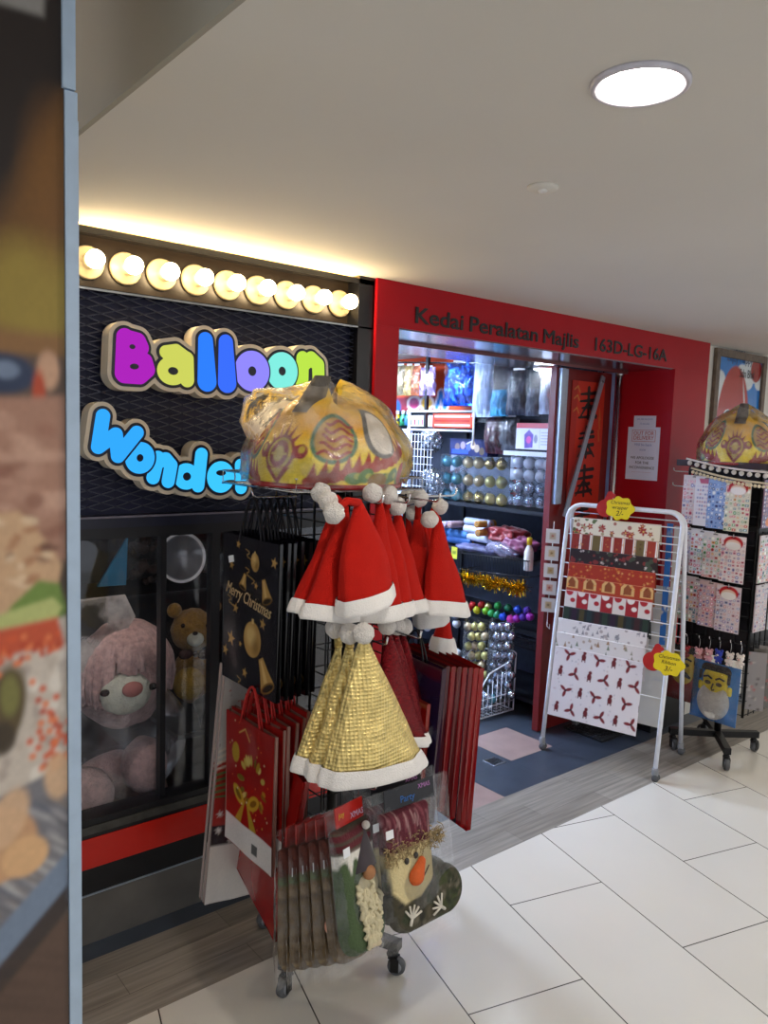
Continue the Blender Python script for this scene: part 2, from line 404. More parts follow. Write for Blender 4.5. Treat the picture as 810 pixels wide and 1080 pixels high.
MB().bb((-1, FY-.012, 1.366), (1.80, FY, 1.372)).build('trim_6', mat('grey_edge', '6a6672', .4, .3), kind='structure')
MB().bb((-1, 2.425, 1.372), (1.80, 2.47, 2.05)).build('wall_sign', M['navy'], kind='structure')
MB().bb((1.80, FY-.004, 0.392), (1.875, 2.50, CZ)).build('wall_post', M['black'], kind='structure')
# display case behind the glass
MB().bb((-1, 3.2, .26), (1.9, 3.25, 1.5)).build('wall_back', M['dark'], kind='structure'); MB().bb((-1, 2.47, .26), (1.9, 3.2, .285)).build('floor_display', M['dark'], kind='structure')
MB().bb((-1, 2.47, 1.34), (1.9, 3.2, 1.36)).build('ceiling_display', M['dark'], kind='structure'); MB().bb((1.85, 2.5, .3), (1.9, 3.2, 1.34)).build('wall_side', M['dark'], kind='structure')
dl_ = thing('added_display_lamp', 'slim added lamp hidden along the top of the toy display to brighten it', 'lamp', (.9, 2.50, 1.338))  # lamp added behind the beam to brighten the toys
MB().box((0, 0, -.006), (1.2, .03, .012)).build('housing', M['black'], dl_); MB().box((0, 0, -.0135), (1.16, .02, .003)).build('diffuser', glow('added_display_glow', 'ffeee0', 7), dl_)
# expanded metal over the sign panel
em = MB(); px_, pz_ = .088, .026
def emp(i, j): return (.5+px_*i*.5, 2.405, 1.385+pz_*j*.5)
for j in range(0, 52, 2):
    for i in range(0, 30):
        a = emp(i, j+(i % 2)); b = emp(i+1, j+((i+1) % 2)); c = emp(i, j-(i % 2)); e = emp(i+1, j-((i+1) % 2))
        for p, q in ((a, b), (c, e)):
            if max(p[2], q[2]) < 2.05 and min(p[2], q[2]) > 1.372:
                d = Vector(q)-Vector(p); up = Vector((0, 0, 1)).cross(d).cross(d).normalized()*.0016
                P, Q = Vector(p), Vector(q); o = Vector((0, -.004, .0))
                em.add([P-up+o, Q-up+o, Q+up+o, P+up+o, P-up, Q-up, Q+up, P+up], [(0, 1, 2, 3), (3, 2, 6, 7), (1, 0, 4, 5)], 0)
em.build('trim_7', mat('dark_expanded_metal', '3c3e4c', .4, .5, var=.2), kind='structure')

# marquee light box
lb = thing('marquee_light_box', 'long black open-fronted light box with a row of bulbs above the shop sign', 'light box', (0, 0, 0))
MB().bb((-.6, 2.445, 2.05), (1.872, 2.47, 2.222)).build('back_panel', mat('bronze_black_panel', '2a2118', .3, .3, var=.25, scale=12), lb)
f_ = MB(); f_.bb((-.6, FY, 2.045), (1.872, 2.445, 2.053)); f_.bb((-.6, FY, 2.212), (1.872, 2.47, 2.222)); f_.bb((1.862, FY, 2.053), (1.872, 2.445, 2.212))
f_.build('casing', mat('black_casing', '14120f', .25, .3), lb)
e_ = MB(); e_.bb((-.6, FY-.004, 2.044), (1.872, FY, 2.050)); e_.bb((1.867, FY-.004, 2.05), (1.872, FY, 2.215))
e_.build('edge_strip', M['steel'], lb)
MB().bb((-.6, FY-.004, 2.206), (1.872, FY, 2.224)).build('lip', M['black'], lb)
MB().bb((-.6, 2.392, 2.2225), (1.87, 2.402, 2.2255)).build('light_strip', glow('warm_led_strip', 'ffc46a', 34), lb)
bulb_g = glow('warm_bulb', 'ffe3b0', 26); sock = mat('cream_socket', 'd8c49a', .45, var=.08)
XB0, XB1 = at(92, 275.5, Y=2.44)[0], at(358, 321, Y=2.44)[0]
toY = Matrix.Rotation(R(90), 4, 'X')     # local +z -> -Y
for k in range(9):
    b = thing('bulb_fixture', '%s round glowing bulb from the left in the row above the shop sign' % ORD[k] if k < 8 else 'last glowing bulb of the row, at the end beside the red pilaster', 'light bulb', (XB0+(XB1-XB0)*k/8, 2.444, 2.133), (R(90), 0, 0), 'round bulbs in the marquee light box')
    if k == 0:
        MB().lathe([(.05, 0), (.05, .008), (.045, .014), (.026, .018), (.023, .03), (.021, .044), (.017, .046)], 28).build('socket', sock, b)
        MB().lathe([(.012, .044), (.014, .048), (.021, .054), (.0255, .063), (.027, .074), (.0255, .085), (.018, .096), (.008, .1005), (.001, .101)], 24).build('bulb', bulb_g, b)
        b0 = b
    else:
        for ch in b0.children:
            c = ch.copy(); COL.objects.link(c); c.parent = b

# glowing channel letters
def letter(kind, X, Z, w, h, r):
    """capsules and holes of a balloon letter in a w x h box at the origin"""
    P = lambda x, z: (x*w, z*h)
    C_, H_ = [], []
    def st(pts, r0=r, r1=None):
        for (a, b), (c, d) in zip(pts[:-1], pts[1:]): C_.append((*P(a, b), r0, *P(c, d), r1 or r0))
    def ov(x, z, rx, rz): C_.append(('e', x*w, z*h, rx*w, rz*h))
    def ho(x, z, rx, rz, ro=0): H_.append((x*w, z*h, rx*w, rz*h, ro))
    if kind == 'B': st([(.2, .14), (.24, .88)]); st([(.24, .86), (.55, .82), (.62, .7), (.4, .56)]); st([(.3, .5), (.72, .42), (.78, .26), (.6, .12), (.22, .12)]); ho(.42, .70, .08, .05, .1); ho(.47, .3, .12, .06, .1)
    elif kind == 'a': ov(.4, .36, .42, .36); st([(.8, .7), (.82, .16)]); st([(.22, .82), (.5, .88), (.78, .72)], r*.9); ho(.42, .36, .15, .1)
    elif kind == 'l': st([(.5, .12), (.5, .88)], r*1.25, r*.95)
    elif kind == 'o': ov(.5, .5, .52, .5); ho(.5, .5, .13, .12)
    elif kind == 'n': st([(.2, .14), (.2, .84)]); st([(.2, .66), (.5, .86), (.76, .7), (.8, .14)])
    elif kind == 'W': st([(.08, .9), (.26, .14), (.5, .62), (.74, .14), (.92, .9)], r*.95)
    elif kind == 'd': ov(.38, .32, .4, .32); st([(.8, .9), (.8, .12)]); ho(.4, .32, .14, .1)
    elif kind == 'e': ov(.5, .5, .52, .5); ho(.5, .63, .2, .09); ho(.78, .36, .26, .05, .2)
    elif kind == 'r': st([(.25, .14), (.25, .86)]); st([(.25, .6), (.5, .86), (.85, .84)], r*.9)
    return C_, H_
def word(name, label, specs):
    pad = .05; d = .0028
    xs = [s[1] for s in specs]; zs = [s[2] for s in specs]
    x0, x1 = min(xs)-.14, max(xs)+.14; z0, z1 = min(zs)-.15, max(zs)+.15
    Xg, Zg = field(x0, z0, x1, z1, d)
    solid = np.full(Xg.shape, 1e3); letters = []
    for kind, cx, cz, w, h, rot, r, colr in specs:
        ca, sa = math.cos(R(rot)), math.sin(R(rot))
        lx = (Xg-cx)*ca+(Zg-cz)*sa+w/2; lz = -(Xg-cx)*sa+(Zg-cz)*ca+h/2
        Cs, Hs = letter(kind, cx, cz, w, h, r); S = np.full(Xg.shape, 1e3)
        for c in Cs:
            if c[0] == 'e': S = np.minimum(S, (np.hypot((lx-c[1])/c[3], (lz-c[2])/c[4])-1)*min(c[3], c[4]))
            else: S = np.minimum(S, seg(lx, lz, *c))
        solid = np.minimum(solid, S); F = S.copy()
        for hx, hz, rx, rz, ro in Hs:
            c2, s2 = math.cos(ro), math.sin(ro); ax, az = (lx-hx)*c2+(lz-hz)*s2, -(lx-hx)*s2+(lz-hz)*c2
            F = np.maximum(F, -(np.hypot(ax/rx, az/rz)-1)*min(rx, rz))
        letters.append((F, colr, kind))
    t = thing(name, label, 'sign', (0, 2.40, 0))
    MB().plate(solid-.021, x0, z0, d, 0, -.058).build('backing', M['cream'], t)
    MB().plate(solid-.009, x0, z0, d, -.058, -.0605).build('outline', mat('navy_outline', '0c1024', .3), t)
    lcol = ('purple', 'yellow', 'blue', 'royal blue', 'lavender', 'aqua', 'lime') if len(specs) == 7 else ()
    for k, (F, colr, kind) in enumerate(letters):
        for F2, _, _ in letters[:k]: F = np.maximum(F, -(F2-.007))
        o = MB().plate(F, x0, z0, d, -.0605, -.064).build('letter', glow('lit_letter', colr[0], colr[1]*.62), t)
        if k < len(lcol): o['label'] = 'glowing %s letter' % lcol[k]
    return t
rl = .027
word('lit_sign', 'upper glowing sign of multicoloured bubble letters on the dark mesh panel',
  [('B', .932, 1.858, .124, .146, 0, .026, ('c02ad0', .75)), ('a', 1.062, 1.842, .118, .122, 0, .023, ('d2d860', .9)), ('l', 1.165, 1.866, .064, .172, 3, .026, ('2f7dff', 1.)), ('l', 1.237, 1.866, .064, .172, 3, .026, ('3a6cff', 1.)),
   ('o', 1.333, 1.846, .125, .134, 0, .023, ('8f86ff', 1.)), ('o', 1.45, 1.855, .118, .128, 0, .023, ('7fe8dc', 1.)), ('n', 1.568, 1.862, .118, .128, 0, .025, ('b8e04a', 1.))])
word('lit_sign', 'lower glowing sign of sky blue bubble letters curving down to the right',
  [('W', .866, 1.610, .135, .118, -24, .022, ('2f9cf0', 1.15)), ('o', .947, 1.553, .088, .098, -20, .02, ('32a4f2', 1.15)), ('n', 1.022, 1.518, .085, .092, -14, .021, ('34acf4', 1.15)),
   ('d', 1.115, 1.517, .105, .132, -6, .021, ('36b2f4', 1.15)), ('e', 1.222, 1.492, .094, .104, -3, .02, ('38b8f4', 1.15)), ('r', 1.318, 1.494, .086, .106, 2, .021, ('38b8f4', 1.15)),])

# ------------------------------------------------------------------ red portal
MB().bb((1.875, 2.36, 0), (1.988, 2.80, CZ)).build('wall_pilaster', M['red_gloss'], kind='structure')
MB().bb((3.975, 2.36, 0), (4.327, 2.74, CZ)).build('wall_jamb', M['red_gloss'], kind='structure')
MB().bb((3.970, 2.355, 0), (4.330, 2.74, .21)).build('baseboard_right', M['black'], kind='structure')
hd = MB().bb((1.875, 2.359, 2.063), (4.327, 3.05, CZ+.05)).build('wall_header', M['red_gloss'], kind='structure')
sf = MB(); sf.bb((1.988, 2.37, 2.058), (3.975, 2.655, 2.063)); sf.bb((1.988, 2.70, 2.058), (3.975, 3.05, 2.063))
sf.build('trim_8', mat('mirror_soffit', '8a8490', .18, .85, var=.06), kind='structure')
MB().bb((1.988, 2.655, 2.045), (3.975, 2.668, 2.063)).build('trim_9', mat('brown_track', '6e3230', .4), kind='structure')
def header_words(label, words, xa, xb, z):
    t = thing('header_lettering', label, 'lettering', (0, 2.3565, z)); os_ = []; x = 0
    for w_ in words:
        o = text('word', w_, .084, M['ink'], t, (0, 0, 0), bev=.0016, extrude=.0004, align='LEFT'); vx = [v.co.x for v in o.data.vertices]
        os_.append((o, x-min(vx))); x += max(vx)-min(vx)+.026
    k = (xb-xa)/(x-.026)
    for o, dx in os_: o.location = (xa+dx*k, 0, 0); o.scale = (k, 1.04, 1)
header_words('three black words at the left and middle of the red header', ('Kedai', 'Peralatan', 'Majlis'), 2.066, 3.108, 2.118)
header_words('black unit number with dashes at the right end of the red header', ('163D-LG-16A',), 3.235, 3.88, 2.120)
# chrome post at the inner corner of the jamb
cp = thing('chrome_post', 'tall slim chrome post standing at the inner corner of the red jamb', 'post', (3.955, 2.695, 0))
MB().tube([(0, 0, .01), (0, 0, 2.03)], .017, 12).build('tube', M['chrome'], cp)
MB().lathe([(.03, 0), (.03, .01), (.02, .014)], 16).build('base_flange', M['steel'], cp)
MB().lathe([(.02, 2.03), (.026, 2.035), (.026, 2.058)], 16).build('top_flange', M['steel'], cp)
# fixed red leaf of the door with the couplet
lf = MB().bb((3.43, 2.735, .005), (3.935, 2.775, 2.045)).build('door_1', mat('red_door', '761a18', .35, var=.1, scale=5), kind='structure')
s_ = MB(); s_.bb((3.445, 2.71, 1.30), (3.475, 2.735, 2.04)); s_.bb((3.49, 2.722, 1.3), (3.515, 2.735, 2.04))
s_.build('door_stile', M['alu'], lf)
# interior of the shop
sh = MB(); sh.bb((1.9, 5.2, 0), (4.3, 5.25, 2.2)); sh.bb((4.05, 2.78, 0), (4.1, 5.2, 2.2)); sh.bb((1.85, 2.8, 0), (1.9, 5.2, 2.2))
sh.build('wall_shop', M['shop'], kind='structure')
MB().bb((1.85, 3.05, 2.2), (4.3, 5.25, 2.25)).build('ceiling_shop', M['wall_white'], kind='structure')
# wall to the right
MB().bb((4.327, 2.405, 0), (9, 2.5, CZ)).build('wall_right', M['wall_white'], kind='structure')

# ------------------------------------------------------------------ lamps
disc = glow('downlight_diffuser', 'fff5e8', 108)
def downlight(x, y, z, label, r=.08, g=disc, k=1.):
    t = thing('downlight', label, 'ceiling lamp', (x, y, z))
    MB().lathe([(r*.80, -.001), (r*.82, -.006), (r*.93, -.009), (r, -.006), (r, 0), (r*.80, 0)], 40).build('trim_ring', M['grey'] if 0 else mat('white_trim_ring', 'c9c6d0', .4), t)
    MB().lathe([(.0, -.003), (r*.8, -.003), (r*.8, 0), (0., 0)], 40).build('diffuser', g, t)
    return t
downlight(1.158, .786, CZ, 'round recessed downlight glowing white in the corridor ceiling')
for i, (x, y) in enumerate(((2.95, .75), (4.75, .9), (1.16, -1.0), (2.95, -1.0), (6.8, .9), (4.9, -1.0))):  # downlights out of view, added to light the corridor
    tag(downlight(x, y, CZ, 'added corridor downlight out of view along the ceiling'), group='added downlights out of view')
sd = thing('smoke_detector', 'small round white cap on the ceiling behind the downlight', 'smoke detector', (1.463, 1.237, CZ))
MB().lathe([(.036, 0), (.036, -.004), (.03, -.008), (.0, -.009)], 28).build('cap', M['ceil'], sd)
MB().lathe([(.012, -.008), (.010, -.012), (0, -.0125)], 16).build('sensor', M['white'], sd)
cool = glow('added_panel_glow', 'cfe2ff', 85)  # for panel lamps out of view, added to light the shop inside
for i, (x, y) in enumerate(((3.05, 4.10), (2.2, 4.1))):
    t = thing('added_panel_lamp', 'added cool white panel lamp out of view inside the shop, %s row' % ('front' if i == 0 else 'back'), 'ceiling lamp', (x, y, 2.2))
    MB().box((0, 0, -.012), (.22, .74, .024)).build('housing', M['white'], t)
    MB().box((0, 0, -.026), (.17, .7, .004)).build('diffuser', cool, t)
pl = thing('puck_lamp', 'small flat round lamp glowing under the doorway soffit', 'ceiling lamp', (3.50, 2.885, 2.058))
MB().lathe([(.06, 0), (.06, -.012), (.055, -.014)], 28).build('housing', M['white'], pl)
MB().lathe([(0, -.017), (.052, -.017), (.052, -.013), (0, -.013)], 28).build('diffuser', glow('puck_glow', 'e2eeff', 60), pl)
# ------------------------------------------------------------------ food poster on the near pillar
PY_ = 1.10
xa = at(0, 540, Y=PY_)[0]; xb = at(69.5, 540, Y=PY_)[0]; ppm = (xb-xa)/69.5
zt, zb = at(35, 0, Y=PY_)[2], at(35, 1080, Y=PY_)[2]
W_, H_ = 190*ppm, (zt-zb)*1.12
cv = Canvas(W_, H_, 116, 620, '4a3a2c')
sz = (zt-zb)/1080
def q(x, y): return ((x+120)*ppm, H_-(y+70)*sz)       # picture print coordinates
def P_(pts): return [q(*p) for p in pts]
def E_(x, y, rx, ry, c, rot=0, al=1., soft=None): cv.ell(*q(x, y), rx*ppm, ry*sz, c, -rot, al, soft and soft*ppm)
cv.poly(P_([(-120, -70), (70, -70), (70, 120), (0, 235), (-120, 400)]), '21150f')
cv.poly(P_([(-120, -70), (55, -70), (50, 12), (-120, 20)]), '8f8a84', soft=6*ppm)
cv.poly(P_([(70, 85), (70, 330), (-120, 330), (-120, 420), (0, 215)]), '6a4618', soft=30*ppm)
E_(40, 285, 60, 55, '9a8434', 0, .9, 40); E_(60, 170, 30, 70, '7a4f1c', 0, .7, 30)
cv.poly(P_([(-120, 322), (70, 322), (70, 352), (-120, 352)]), '8a6236', soft=14*ppm)
cv.poly(P_([(-120, 345), (70, 345), (70, 420), (-120, 420)]), '5d4a3e', soft=8*ppm)
E_(5, 366, 34, 20, '24324f', 0, 1, 6); E_(8, 362, 14, 9, '7f8fa8', 0, .8, 5); E_(52, 360, 12, 20, 'c59a7c', 0, 1, 5); E_(42, 385, 7, 24, 'b44524', 0, 1, 4)
cv.poly(P_([(-120, 400), (70, 385), (70, 560), (-120, 600)]), 'a87c66', soft=8*ppm)
for i in range(44): E_(rnd.uniform(-90, 68), rnd.uniform(405, 530), rnd.uniform(8, 26), rnd.uniform(4, 10), rnd.choice(['c59b84', '8c5c48', 'b58a74', '9a6a56']), rnd.uniform(-.4, .4), .8, 6)
cv.poly(P_([(-120, 520), (20, 505), (50, 540), (66, 565), (55, 610), (-120, 640)]), 'c9a27c', soft=5*ppm)
for i in range(40): E_(rnd.uniform(-60, 52), rnd.uniform(515, 590), rnd.uniform(4, 12), rnd.uniform(2, 5), rnd.choice(['6a4030', 'a9744e', 'e0c4a0']), rnd.uniform(-.5, .5), .8, 3)
cv.poly(P_([(10, 605), (40, 580), (62, 585), (70, 612), (66, 630), (0, 628)]), '6f8a3a', soft=4*ppm); cv.poly(P_([(0, 612), (55, 600), (66, 612), (50, 632), (-40, 640)]), 'b7bd74', soft=3*ppm)
cv.poly(P_([(-120, 640), (70, 622), (70, 830), (-120, 850)]), 'c9bcae', soft=4*ppm)
cv.poly(P_([(-120, 640), (60, 622), (70, 660), (40, 652), (-20, 662), (-120, 668)]), 'c4502c', soft=5*ppm)
for i in range(90): E_(rnd.uniform(-60, 68), rnd.uniform(655, 820), rnd.uniform(3, 7), rnd.uniform(5, 10), rnd.choice(['ddd3c6', 'b8a99a', 'e6ded2', 'a4948a']), rnd.uniform(-.6, .6), .7, 3)
E_(2, 715, 22, 48, '5a4a2a', .2, 1, 6); E_(8, 700, 10, 22, '7d7a3e', 0, .9, 5); E_(0, 745, 14, 18, '3b2e1e', 0, .9, 5)
for i in range(60): E_(rnd.gauss(54, 12), rnd.gauss(760, 32), 4, 4, rnd.choice(['d4582c', 'b9401e', 'e27a48']), 0, .9, 2)
for i in range(46): E_(rnd.uniform(-20, 62), rnd.gauss(655, 9), 3.5, 3.5, rnd.choice(['d4582c', 'b9401e', 'e27a48']), 0, .9, 2)
cv.poly(P_([(-120, 835), (70, 790), (70, 905), (-120, 1075)]), '77757a', soft=4*ppm)
for i in range(190):
    x, y = rnd.uniform(-80, 68), rnd.uniform(815, 965); E_(x, y, rnd.uniform(8, 22), rnd.uniform(1., 3), rnd.choice(['aaa8aa', '55535a', '8a7a6c', '4e5568', 'c4c2c0']), .75, .6, 3)
E_(-8, 862, 44, 42, 'c99a72', 0, 1, 6); E_(22, 882, 26, 22, 'dcae7e', -.3, 1, 5); E_(4, 835, 20, 34, 'd8b08a', .4, .9, 6); E_(60, 800, 16, 26, 'd7b08a', 0, .9, 6)
cv.poly(P_([(70, 890), (70, 945), (-120, 1100), (-120, 1050)]), '76859a', soft=5*ppm); cv.poly(P_([(70, 930), (70, 960), (-120, 1125), (-120, 1095)]), '3a2f2c', soft=5*ppm)
cv.poly(P_([(70, 962), (70, 1160), (-120, 1160), (-120, 1128)]), '5c463a', soft=6*ppm)
for i in range(14): E_(rnd.uniform(-80, 68), rnd.uniform(1010, 1080), 40, 3, '4b382e', .5, .5, 6)
cv.blur(1); cv.speck(.08, 3, 3); cv.blur(1)
fp = thing('food_poster', 'tall printed poster of blurred sushi on the pillar at the near left', 'poster', (0, PY_, 0))
MB().grid(cv.nx, cv.ny, lambda u, v: (xb-W_+u*W_, 0, zt+70*sz-H_+v*H_), 0, cv.a).build('print', printed('poster_print', .5), fp)
MB().bb((xb-W_, .002, 0), (xb, .03, 2.7)).build('backing_board', M['grey'], fp)
fa = at(70, 540, Y=PY_)[0]; fb = at(84, 540, Y=PY_)[0]; zs_ = at(70, 96, Y=PY_)[2]
pf = MB(); pf.bb((fa, -.004, 0), (fb-.0018, .03, zs_)); pf.bb((fb-.0042, -.003, 0), (fb-.0003, .03, zs_-.035))
pf.bb((fa-.003, -.006, zs_+.002), (fb-.0045, .03, 2.7))
pf.build('edge_frame', mat('pale_blue_frame', 'adc0d4', .45, .1, var=.05), fp)
MB().bb((fb-.0042, -.001, zs_-.034), (fb-.0012, .02, zs_)).build('timber_core', mat('raw_timber', '6d5238', .8, var=.3, scale=80), fp)
MB().bb((xb-W_-.2, PY_+.031, 0), (fb-.012, PY_+.4, 2.75)).build('wall_pillar', M['wall_white'], kind='structure')

# ------------------------------------------------------------------ plush toys behind the glass
fur = mat('pink_plush', 'd8b4ac', .95, var=.2, scale=45, bump=.9, bscale=130, sheen=.4); fur2 = mat('honey_plush', '9a7432', .95, var=.25, scale=45, bump=.9, bscale=130, sheen=.3)
muz = mat('pale_muzzle', 'd6d8c4', .95, var=.1, bump=.6, bscale=130); dk = mat('plush_eye', '1c1413', .2)
BY = 2.68
def bp(x, y): v = at(x, y, Y=BY); return Vector((v[0], 0, v[2]))
hb = bp(128, 712); u1 = (bp(228, 712)-bp(128, 712))[0]/100
bear = thing('plush_bear', 'big pink plush bear with a long hair fringe sitting behind the window', 'plush toy', (hb.x, BY, .286))
def rel(x, y, dy=0.): v = at(x, y, Y=BY+dy); return Vector((v.x-hb.x, dy, v.z-.286))
h0 = rel(128, 712)
MB().ball(h0, (.168, .15, .19), 40, 28, jitter=.06, jf=14).build('head', fur, bear)
hm = MB()
for i in range(110):
    a = rnd.uniform(-1.35, 1.35); ln = rnd.uniform(.65, 1.05); pts = []
    for k in range(7):
        t = k/6*ln; el = 1.45-1.75*t
        rr = Vector((math.sin(a)*math.cos(el)*.178, -math.cos(a)*math.cos(el)*.162, math.sin(el)*.2))
        pts.append(h0+rr+Vector((.004*math.sin(k+i), -.004, 0)))
    if abs(a) < .5: pts = pts[:5]
    hm.tube(pts, [.013, .013, .013, .012, .011, .009, .004][:len(pts)], 6)
hm.build('hair', mat('rose_hair', 'cfaca4', .9, var=.25, scale=60, sheen=.4), bear)
m0 = rel(133, 731, -.14)
MB().ball(m0, (.088, .05, .072), 24, 16, jitter=.04).build('muzzle', muz, bear)
MB().ball(rel(140, 727, -.188), (.036, .02, .026), 16, 10).build('nose', mat('rose_nose', 'b5736a', .6), bear)
for x, y in ((111, 731), (161, 724)):
    MB().ball(rel(x, y, -.16), (.018, .012, .012), 12, 8).build('eye', dk, bear)
MB().ball(rel(120, 850, .02), (.2, .14, .2), 32, 20, jitter=.05, jf=14).build('body', fur, bear)
MB().ball(rel(152, 806, -.15), (.078, .08, .098), 24, 16, jitter=.05).build('paw', fur, bear)
MB().ball(rel(92, 838, -.13), (.085, .09, .09), 24, 16, jitter=.05).build('paw', fur, bear)
pb = MB()
def bagf(u, v):
    a = 2*math.pi*u; z = -.34+.42*v; s_ = math.sin(math.pi*min(1, .12+v*.85))**.5
    p = Vector((math.cos(a)*.245*s_, math.sin(a)*.225*s_, z)); p *= 1+.07*noise.noise(p*9); return h0+Vector((.0, .03, -.08))+p
pb.grid(60, 30, bagf, wrap=True)
pb.add([h0+Vector(p) for p in ((.16, -.24, -.06), (.235, -.2, -.05), (.245, -.205, -.04), (.19, -.24, -.16))], [(0, 1, 2, 3)])
pb.build('plastic_bag', film('hazy_bag_film', 'ffffff', .10, .2, 14), None, (bear.location.x, BY, .286), label='hazy clear plastic bag wrapped around the pink plush bear', cat='plastic bag')
# plastic bag over the bear, its light reflection put into a milky film
ps = MB(); a_, b_, c_, d_ = [Vector((*at(x, y, Y=2.60)[:],)) for x, y in ((70, 634), (132, 627), (143, 650), (118, 690))]
e_ = Vector(at(70, 720, Y=2.60))
for o in (0, .003): ps.add([p+Vector((0, o, 0)) for p in (a_, b_, c_, d_, e_)], [(0, 1, 2, 3, 4)] if o else [(4, 3, 2, 1, 0)])
ps.build('bag_reflection_sheet', film('reflection_film', 'f4ece2', 1.1, .4, 6), label='pale plastic over the head of the pink bear, imitating light reflected on its bag', cat='sheet')
# small honey bear on a shelf
BY = 2.80
yb = thing('plush_bear', 'small honey-brown plush bear with a bow sitting on the display shelf', 'plush toy', (at(203, 665, Y=BY)[0], BY, 0))
hx = yb.location.x
def r2(x, y, dy=0.): v = at(x, y, Y=BY+dy); return Vector((v.x-hx, dy, v.z))
MB().ball(r2(203, 664), (.085, .075, .085), 28, 18, jitter=.06).build('head', fur2, yb)
for x, y in ((184, 644), (226, 640)): MB().ball(r2(x, y), (.03, .02, .03), 14, 10, jitter=.05).build('ear', fur2, yb)
MB().ball(r2(206, 674, -.07), (.034, .025, .028), 16, 10).build('muzzle', muz, yb); MB().ball(r2(206, 668, -.095), (.011, .008, .008), 10, 8).build('nose', dk, yb)
for x in (193, 219): MB().ball(r2(x, 660, -.07), (.009, .006, .009), 10, 8).build('eye', dk, yb)
MB().ball(r2(205, 712, .01), (.09, .075, .11), 28, 18, jitter=.06).build('body', fur2, yb)
bw = MB(); bw.ball(r2(196, 690, -.075), (.03, .012, .02), 12, 8); bw.ball(r2(216, 690, -.075), (.03, .012, .02), 12, 8); bw.ball(r2(206, 690, -.08), (.01, .012, .012), 10, 6)
bw.build('bow', mat('brown_bow', '3a1d18', .6), yb)
fm = mat('yellow_paw', 'b3913c', .95, var=.15, bump=.8, bscale=130)
MB().ball(r2(199, 721, -.10), (.062, .05, .062), 22, 14, jitter=.05).build('paw', fm, yb); MB().ball(r2(236, 724, -.08), (.05, .05, .055), 22, 14, jitter=.05).build('paw', fm, yb)
zsh = r2(205, 752).z
MB().bb((hx-.14, 2.62, zsh-.02), (1.85, 3.18, zsh)).build('display_shelf', M['black'], label='black shelf carrying the small honey bear in the window', cat='shelf')
zs2 = at(130, 627, Y=2.9)[2]
u_ = MB(); u_.bb((-.3, 2.86, zs2-.008), (1.85, 3.18, zs2)); u_.build('display_shelf', M['black'], label='black upper shelf in the window carrying the white round dish', cat='shelf')
dsh = thing('round_dish', 'white round dish standing on edge on the upper window shelf', 'dish', (*at(191, 588, Y=2.92)[:2], at(191, 588, Y=2.92)[2]), (R(84), 0, 0))
MB().lathe([(.002, .008), (.09, .007), (.099, .014), (.1025, .012), (.1, .004), (.06, 0), (.002, 0)], 40).build('plate', mat('pale_ceramic', 'f4f6f6', .45), dsh)
MB().lathe([(.086, .0075), (.089, .0095), (.092, .008)], 40).build('rim_line', M['grey'], dsh)
tv = [Vector(at(x, y, Y=2.95)) for x, y in ((103, 619), (133, 617), (135, 566))]
tr_ = MB(); tr_.add(tv+[p+Vector((0, .012, 0)) for p in tv], [(0, 1, 2), (5, 4, 3), (0, 3, 4, 1), (1, 4, 5, 2), (2, 5, 3, 0)])
tr_.build('pennant', mat('teal_felt', '1f7fa8', .8), label='teal triangular pennant leaning at the back of the upper window shelf', cat='pennant')
cl_ = MB()
for i in range(26):
    p = Vector(at(rnd.uniform(140, 165), rnd.uniform(566, 616), Y=2.95+rnd.uniform(0, .12))); cl_.ball(p, rnd.uniform(.012, .024), 7, 5, jitter=.3)
cl_.build('dried_flowers', mat('dark_dried_flowers', '352823', .9, var=.5, scale=50), label='dark bunch of dried flowers beside the teal pennant in the window', cat='flowers', kind='stuff')

# ------------------------------------------------------------------ framed poster on the wall to the right
x0, x1, z1, z0 = 4.455, 5.09, 2.225, .95
c = Canvas(x1-x0-.09, z1-z0-.09, 70, 150, '2a7fd0')
def g(x, y): v = at(x, y, Y=2.40); return v[0]-x0-.045, v[2]-z0-.045
for x, y, r in ((758, 400, .07), (763, 412, .09), (757, 425, .12), (770, 420, .07), (790, 384, .06), (782, 394, .07), (796, 394, .08), (788, 402, .07), (800, 404, .06)):
    c.ell(*g(x, y), r, r*.8, 'dfe6ea')
c.ell(*g(771, 452), .2, .38, 'b02a22'); c.ell(*g(784, 420), .007, .09, 'd7dfe2', .25)
c.ell(*g(797, 391), .07, .075, '9c2622'); c.speck(.08, 5)
rp = thing('framed_poster', 'wood-framed blue sky poster with a red balloon on the right wall', 'poster', (x0, 2.40, z0))
MB().grid(c.nx, c.ny, lambda u, v: (.045+u*c.w, -.004, .045+v*c.h), 0, c.a).build('print', M['gloss'], rp)
f = MB(); w, h = x1-x0, z1-z0
f.bb((0, -.02, 0), (.045, .004, h)); f.bb((w-.045, -.02, 0), (w, .004, h)); f.bb((.045, -.02, 0), (w-.045, .004, .045)); f.bb((.045, -.02, h-.045), (w-.045, .004, h))
f.build('frame', mat('weathered_wood', '6e5f50', .6, var=.25, scale=25), rp, bevel=.003)
pk = M['ink']
def lab(body, size, px, py, m, sx=1):
    gx, gz = g(px, py); o = text('lettering', body, size, m, rp, (gx+.045, -.0055, gz+.045), sx=sx, extrude=.0002)
lab('Sdn Bhd', .075, 787, 395, pk, .75); lab('Com', .13, 773, 441, M['paper'], 1.1); lab('Com', .115, 773, 441, mat('blue_ink', '274a9c', .5), 1.1)
lab('Smile', .085, 780, 368, mat('navy_ink', '12305e', .5), .9); lab('Enjoy Happy', .07, 780, 379, mat('navy_ink2', '12305e', .5), .9)
